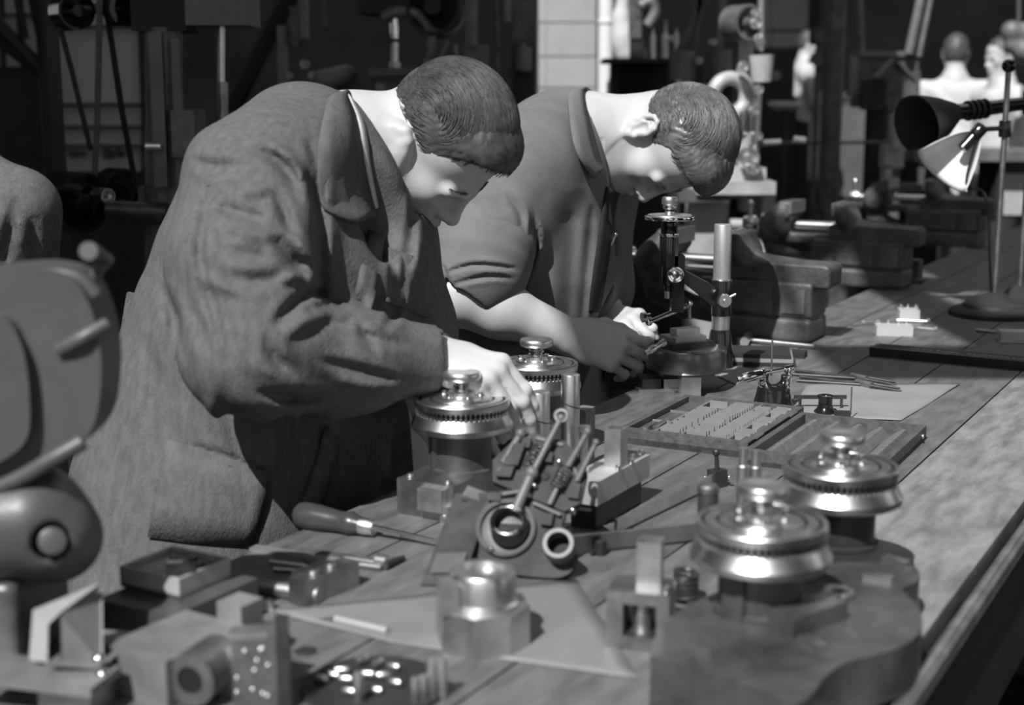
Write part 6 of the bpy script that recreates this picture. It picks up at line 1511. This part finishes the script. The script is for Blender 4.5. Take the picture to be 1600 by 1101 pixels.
# --- bright drilling machine right of the microscope man
LM_ = mat('pale_machine_paint', .42, .42, .1, .25, 10)
b = BG('drill_press', 'pale bright drilling machine with ring casting beyond the combed head', 'drill press', 1165, 5.25)
b.cyl('column', 1166, 60, 1164, 330, 12, LM_, .08); b.box('column_foot', 1078, 1132, 288, 420, .12, LM_, .02, .01, True)
bm = BM(); ring(bm, b.L(1140, 150), (0.25, -1, 0), 27 * 5.25 / FPX, 11 * 5.25 / FPX, 36, 12); obj('ring_casting', bm, LM_, b.t)
b.disc('hand_wheel', 1158, 36, 27, .10, IRONM, .0, (.5, -.86, 0)); b.cyl('spindle', 1189, -60, 1188, 80, 5, STEEL, -.02); b.cyl('spindle_lower', 1184, 140, 1180, 235, 6, STEEL, -.02); b.cyl('rod', 1162, 175, 1160, 215, 6, CHROME, -.06); b.cyl('rod', 1174, 180, 1173, 208, 5, CHROME, -.06); b.cyl('can', 1190, 86, 1190, 128, 19, LM_, -.04, 15)
for x, y, r in ((1178, 20, 6), (1180, 36, 9), (1184, 60, 7), (1186, 66, 7), (1160, 104, 8), (1184, 140, 7), (1178, 172, 7), (1170, 246, 15), (1184, 212, 6), (1176, 262, 10)): b.disc('fitting', x, y, r, .05, STEEL, -.07)
b.box('gear_box', 1128, 1196, 262, 308, .16, LM_, -.02, .02); b.box('table', 1088, 1212, 284, 304, .28, LM_, -.1, .01); b.box('table_leg', 1192, 1210, 300, 376, .1, LM_, -.04, .006, True); b.box('table_leg', 1178, 1188, 304, 376, .1, LM_, .08, .006, True); b.box('cross_arm', 1060, 1140, 298, 316, .1, IRON, -.08, .008); b.cyl('lever', 1186, 224, 1220, 222, 5, IRONL, -.05); b.cyl('lever', 1240, 218, 1258, 220, 6, IRONL, -.02); b.cyl('cross_bar', 1140, 350, 1188, 352, 9, LM_, -.02); b.box('dark_panel', 1142, 1190, 310, 400, .05, SOOT, .2, .004, True)
# --- pale wall panel, dark cabinet with white basin
b = BG('wall_panel', 'grey wall panels high above the dark cabinet', 'wall panel', 1230, 12.3); b.t['kind'] = 'structure'
for l, r, t_, bo_ in ((1192, 1204, -60, 48), (1206, 1262, -60, 46), (1206, 1262, 50, 74), (1192, 1204, 50, 74)): b.box('panel', l, r, t_, bo_, .04, PLASTER)
b.box('frame_post', 1264, 1270, -60, 300, .05, SOOT, .05, .004, True)
b = BG('dark_cabinet', 'black cabinet with a white basin in front', 'cabinet', 1215, 8.2); b.box('carcass', 1188, 1240, 76, 150, .4, SOOT, 0); b.box('plinth', 1188, 1240, 150, 300, .4, SOOT, 0, .006, True); b.disc('knob', 1212, 118, 7, .03, STEELD, -.02)
k_ = 8.2 / FPX; bm = BM(); c_ = b.L(1226, 164, -.25); lathe(bm, [(0, 0), (.05, 0), (.09, .03), (.095, .05), (.085, .05), (.05, .02), (0, .015)], c_ - Vector((0, 0, .03)), n=28); obj('basin', bm, WPAINT, b.t); b.cyl('basin_stand', 1226, 166, 1226, 300, 4, SOOT, -.25, to_floor=True)
b = BG('iron_column', 'dark iron hall column between the vises and the cabinet', 'column', 1310, 6.4); b.t['category'] = 'column'; b.cyl('shaft', 1312, -140, 1306, 400, 16, IRON, to_floor=True); b.cyl('pipe', 1338, -140, 1346, 82, 5, IRONM, .3); b.box('footing', 1290, 1326, 330, 420, .25, IRON, -.12, .006, True)
b.cyl('rail', 1195, 224, 1400, 222, 2.5, IRON, .1)
# --- drawing board with slanting rails
b = BG('drawing_board', 'dim slanted board on a stand with two slanting rails', 'drawing board', 1385, 7.6)
b.box('board', 1336, 1436, 84, 168, .05, IRON, 0); b.box('board_edge', 1330, 1340, 84, 150, .08, IRONL, -.02); b.box('board_edge', 1336, 1438, 80, 88, .08, IRONL, -.02); b.cyl('rail', 1447, -40, 1420, 84, 7, IRONL, -.05); b.cyl('rail', 1462, -40, 1436, 88, 4, IRONL, -.05); b.cyl('arm', 1368, 122, 1396, 94, 5, IRONL, -.08); b.cyl('arm', 1392, 92, 1430, 130, 3, SOOT, -.08); b.box('stand', 1360, 1380, 168, 300, .1, SOOT, .02, .004, True); b.box('stand', 1420, 1436, 168, 300, .1, SOOT, .02, .004, True); b.box('dark_sheet', 1348, 1384, 124, 172, .03, SOOT, -.06)
b = BG('pale_casting', 'pale narrow machine column below the drawing board', 'machine', 1400, 6.2)
b.cyl('column', 1402, 180, 1398, 232, 12, LM_, 0, 9); b.box('shoulder', 1384, 1412, 226, 262, .1, LM_, 0, .012); b.box('leg', 1384, 1392, 258, 300, .08, LM_, 0, .006, True); b.cyl('spout', 1398, 184, 1412, 160, 5, LM_); b.disc('white_cap', 1420, 140, 9, .06, WPAINT, -.05, (0, 0, 1)); b.disc('white_cap', 1424, 158, 13, .07, WPAINT, -.05, (0, 0, 1)); b.cyl('white_peg', 1440, 262, 1438, 290, 6, WPAINT, -.05, 4); b.box('rest', 1410, 1470, 166, 176, .12, IRON, -.02); b.box('shelf', 1376, 1480, 289, 300, .2, IRON, -.1); b.box('shelf_leg', 1440, 1452, 296, 400, .1, SOOT, 0, .004, True)
b = BG('rear_bench', 'pale-edged bench top far behind the lamp rods', 'workbench', 1640, 6.9); b.box('top', 1430, 1720, 236, 252, .5, IRONL, 0); b.box('leg', 1450, 1464, 252, 400, .1, SOOT, .05, .004, True); b.box('leg', 1640, 1656, 252, 400, .1, SOOT, .05, .004, True); b.box('drawer', 1570, 1640, 300, 336, .06, LM_, -.02); b.box('drawer_box', 1560, 1650, 252, 340, .3, DARK, .05); b.cyl('post', 1512, 252, 1506, 330, 5, IRONL)
b = BG('tall_plant', 'mottled pale bundle hanging above the second man in white', 'cloth bundle', 1590, 8.0)
S_ = SDF(); rng = random.Random(4)
for k in range(9): S_.ell(b.L(1590 + rng.uniform(-16, 20), 66 + rng.uniform(-22, 26)), [rng.uniform(.04, .06)] * 3, None, 'u', .03)
obj('bundle', S_.mesh('bundle', .012), IRONL, b.t, ang=180); b.t.name = 'cloth_bundle'; b.cyl('hanger', 1592, -60, 1592, 50, 3, IRON)
# --- people in the hall
def bgperson(label, px, top_py, Y, face, shirt, hair=HAIRD, lean=0.0, height=1.76, arm='down', z0=0.0, apron=None):
    topz = at(px, top_py, Y).z; p = at(px, 200, Y); root = thing('person', label, 'person', (p.x, Y, z0), 0); h = (topz - z0) / 1.78
    f = Vector(face).normalized(); l = Vector((-f.y, f.x, 0)); U = Vector((0, 0, 1))
    Rm = frame_from(f + U * -.15, U)
    hc = Vector((0, 0, 1.645 * h)) + f * (.02 + lean); S = SDF(); W = head_sdf(S, hc, Rm, .95 * h)
    nb = Vector((0, 0, 1.46 * h)) + f * lean * .6; S.cap(W(-.03, 0, -.04), nb, .055, .06, 'u', .03); S.ecap(nb, Vector((0, 0, 1.15 * h)), (.10, .09), (.11, .09), l, 'u', .05)
    arms = []
    for s in (1, -1):
        sh = nb + l * (s * .19) + U * -.05
        if arm == 'down': el = sh + U * -.28 + l * (s * .05) - f * .03; wr = el + U * -.2 + f * .12
        else: el = sh + U * -.24 + l * (s * .05) + f * .08; wr = el + f * .22 + U * .04 - l * (s * .1)
        arms.append((sh, el, wr)); S.cap(nb, sh, .05, .05, 'u', .03); S.chain([sh, el, wr], [.045, .04, .028], .03)
        d = (wr - el).normalized(); Rh = frame_from(d, l * s + U * .2)
        hand_sdf(S, wr, Rh, ((3, 20, 25, 15),) * 4, ((.7, .5, -.4), (.9, .2, -.2), (.9, .1, -.2)), .92, s)
    obj('body', smoothmesh(S.mesh('body', .0075), 1, .4), SKIN, root, ang=180)
    line = ((-.12, -.075), (-.06, -.07), (-.03, -.01), (.0, .02), (.03, .045), (.09, .08)); H = hair_sdf(hc, Rm, .95 * h, line, (((-.015, 0, .044), (.106, .084, .098), .01), ((-.045, 0, -.005), (.072, .074, .075), .03)), lambda q: .002 * np.sin(q[:, 1] * 300))
    obj('hair', H.mesh('hair', .008), hair, root, ang=180)
    S = SDF(); S.ecap(nb + U * -.07, Vector((0, 0, 1.1 * h)), (.20, .115), (.17, .12), l, 'u', .06); S.ecap(Vector((0, 0, 1.1 * h)), Vector((0, 0, .98 * h)), (.17, .12), (.18, .125), l, 'u', .05); S.cap(nb + U * .0, nb + U * -.1, .075, .1, 'u', .05)
    for sh, el, wr in arms: S.chain([nb + U * -.05, sh, el, wr + (el - wr).normalized() * .02], [.07, .07, .058, .042], .04)
    S.cap(nb + U * .01, W(-.02, 0, -.03), .062, .08, 's', .01); S.disp(wrinkle((.6, .3, .7), 40, .004, px * .1), nb, 1.5)
    obj('shirt', S.mesh('shirt', .011), shirt, root, ang=180)
    S = SDF(); hp = Vector((0, 0, .93 * h)); S.cap(hp - l * .06, hp + l * .06, .12, None, 'u', .05)
    for s in (1, -1): S.chain([hp + l * (s * .09), Vector((0, 0, .5 * h)) + l * (s * .1) + f * .02, Vector((0, 0, .09)) + l * (s * .1)], [.1, .078, .065], .03)
    obj('trousers', S.mesh('trousers', .014), TROUSER, root, ang=180)
    if apron:
        bm = BM(); rows = []
        for i in range(9):
            z = (1.22 - .75 * i / 8) * h; r = .135 + .02 * i / 8
            rows.append([bm.verts.new(Vector((0, 0, z)) + f * (r * math.cos(R(-80 + 20 * k)) + .01) + l * (r * 1.35 * math.sin(R(-80 + 20 * k)))) for k in range(9)])
        for A_, B_ in zip(rows[:-1], rows[1:]):
            for k in range(8): bm.faces.new((A_[k], A_[k + 1], B_[k + 1], B_[k]))
        ao = obj('apron', bm, apron, root, ang=180); sm = ao.modifiers.new('t', 'SOLIDIFY'); sm.thickness = .004
    for s in (1, -1):
        S = SDF(); c_ = l * (s * .1); S.ecap(c_ + U * .05 - f * .04, c_ + U * .035 + f * .15, (.042, .05), (.045, .034), l, 'u', .02); S.clip(lambda P: -P[:, 2], c_, .5, .002); obj('shoe', S.mesh('shoe', .011), SHOE, root, ang=180)
    return root
bgperson('man in a white shirt seen from behind, across the hall', 1488, 50, 9.2, (.25, 1, 0), LINEN, lean=.05)
bgperson('man in a white shirt turned towards the man seen from behind', 1562, 56, 8.7, (-1, -.25, 0), LINEN)
bm = BM(); q = at(1258, 200, 11.6); box(bm, (0, 0, .16), (1.4, 1.0, .32), None, .01); tag(obj('platform', bm, DARK, loc=(q.x, 11.7, 0)), 'low dark platform under the man in the white apron', 'platform')
bgperson('distant man in a white shirt and apron at a machine', 1256, 46, 11.6, (1, -.15, 0), LINEN, arm='reach', z0=.3205, apron=LINEN)
b = BG('drill_press', 'thin dark machine standing before the distant man in the apron', 'drill press', 1282, 10.6); b.cyl('column', 1280, 44, 1280, 300, 5, IRON, to_floor=True); b.disc('wheel', 1276, 92, 10, .05, IRONM, -.05); b.disc('wheel', 1280, 58, 7, .05, IRONM, -.05); b.box('head', 1270, 1292, 44, 70, .12, IRON, .02); b.cyl('arm', 1262, 96, 1280, 94, 2.5, IRONL)
# --- shoulder of a fourth worker at the edge of the picture
def build_man4():
    Y = 2.75; p = at(-90, 300, Y); root = thing('person', 'worker in a dull coat standing behind the hooded press', 'person', (p.x, Y, 0)); ci = -root.location
    def ch(o): o.location = ci; return o
    nb = at(-92, 262, Y); hc = at(-100, 165, Y - .02); Rm = frame_from((-.3, 1, -.2), (0, 0, 1)); S = SDF(); W = head_sdf(S, hc, Rm, 1.0); S.cap(W(-.03, 0, -.04), nb, .058, .065, 'u', .03); S.ecap(nb, at(-60, 500, Y), (.1, .1), (.1, .1), (1, 0, 0), 'u', .04)
    arms = []
    for s, x in ((1, 26), (-1, -190)):
        sh = at(x, 330, Y - .02); el = at(x + 22 * s, 520, Y + .03); wr = at(x + 10 * s, 610, Y + .22); arms.append((sh, el, wr)); S.cap(nb, sh, .05, .05, 'u', .03); S.chain([sh, el, wr], [.05, .042, .03], .03)
        hand_sdf(S, wr, frame_from(wr - el, (s * .6, -.2, .7)), ((3, 25, 30, 20),) * 4, ((.7, .5, -.4), (.9, .2, -.2), (.9, .1, -.2)), .95, s)
    ch(obj('body', S.mesh('body', .006), SKIN, root, ang=180))
    H = hair_sdf(hc, Rm, 1.0, ((-.12, -.05), (-.05, -.03), (-.02, .03), (.03, .05), (.09, .08)), (((-.015, 0, .044), (.104, .082, .096), .01),), lambda q: .002 * np.sin(q[:, 1] * 300)); ch(obj('hair', H.mesh('hair', .007), HAIRD, root, ang=180))
    S = SDF(); torso_rows(S, [(285, -170, 0, Y, .10), (340, -205, 44, Y, .13), (480, -210, 50, Y, .14), (640, -210, 55, Y, .15), (820, -220, 70, Y, .17)])
    for sh, el, wr in arms: S.chain([nb + Vector((0, 0, -.04)), sh, el, wr + (el - wr).normalized() * .02], [.08, .075, .066, .048], .04)
    S.cap(nb, W(-.02, 0, -.03), .066, .085, 's', .01); S.disp(wrinkle((.7, .2, .5), 44, .005, .9), nb, 1.5); S.disp(folds([([(28, 300), (20, 340), (5, 420)], 9, .01), ([(20, 300), (50, 350), (55, 420)], 8, .008)]), nb, 1.2)
    ch(obj('work_coat', S.mesh('work_coat', .009), DENIM, root, ang=180))
    hp = at(-90, 700, Y); hp.z = .85; legs(root, (hp - Vector((.09, 0, 0)), hp + Vector((.09, 0, 0))), (Vector((hp.x - .13, Y, 0)), Vector((hp.x + .13, Y, 0))), (0, .02, 0))
    for o in root.children:
        if o.name.startswith(('trousers', 'shoe')): ch(o)
build_man4()
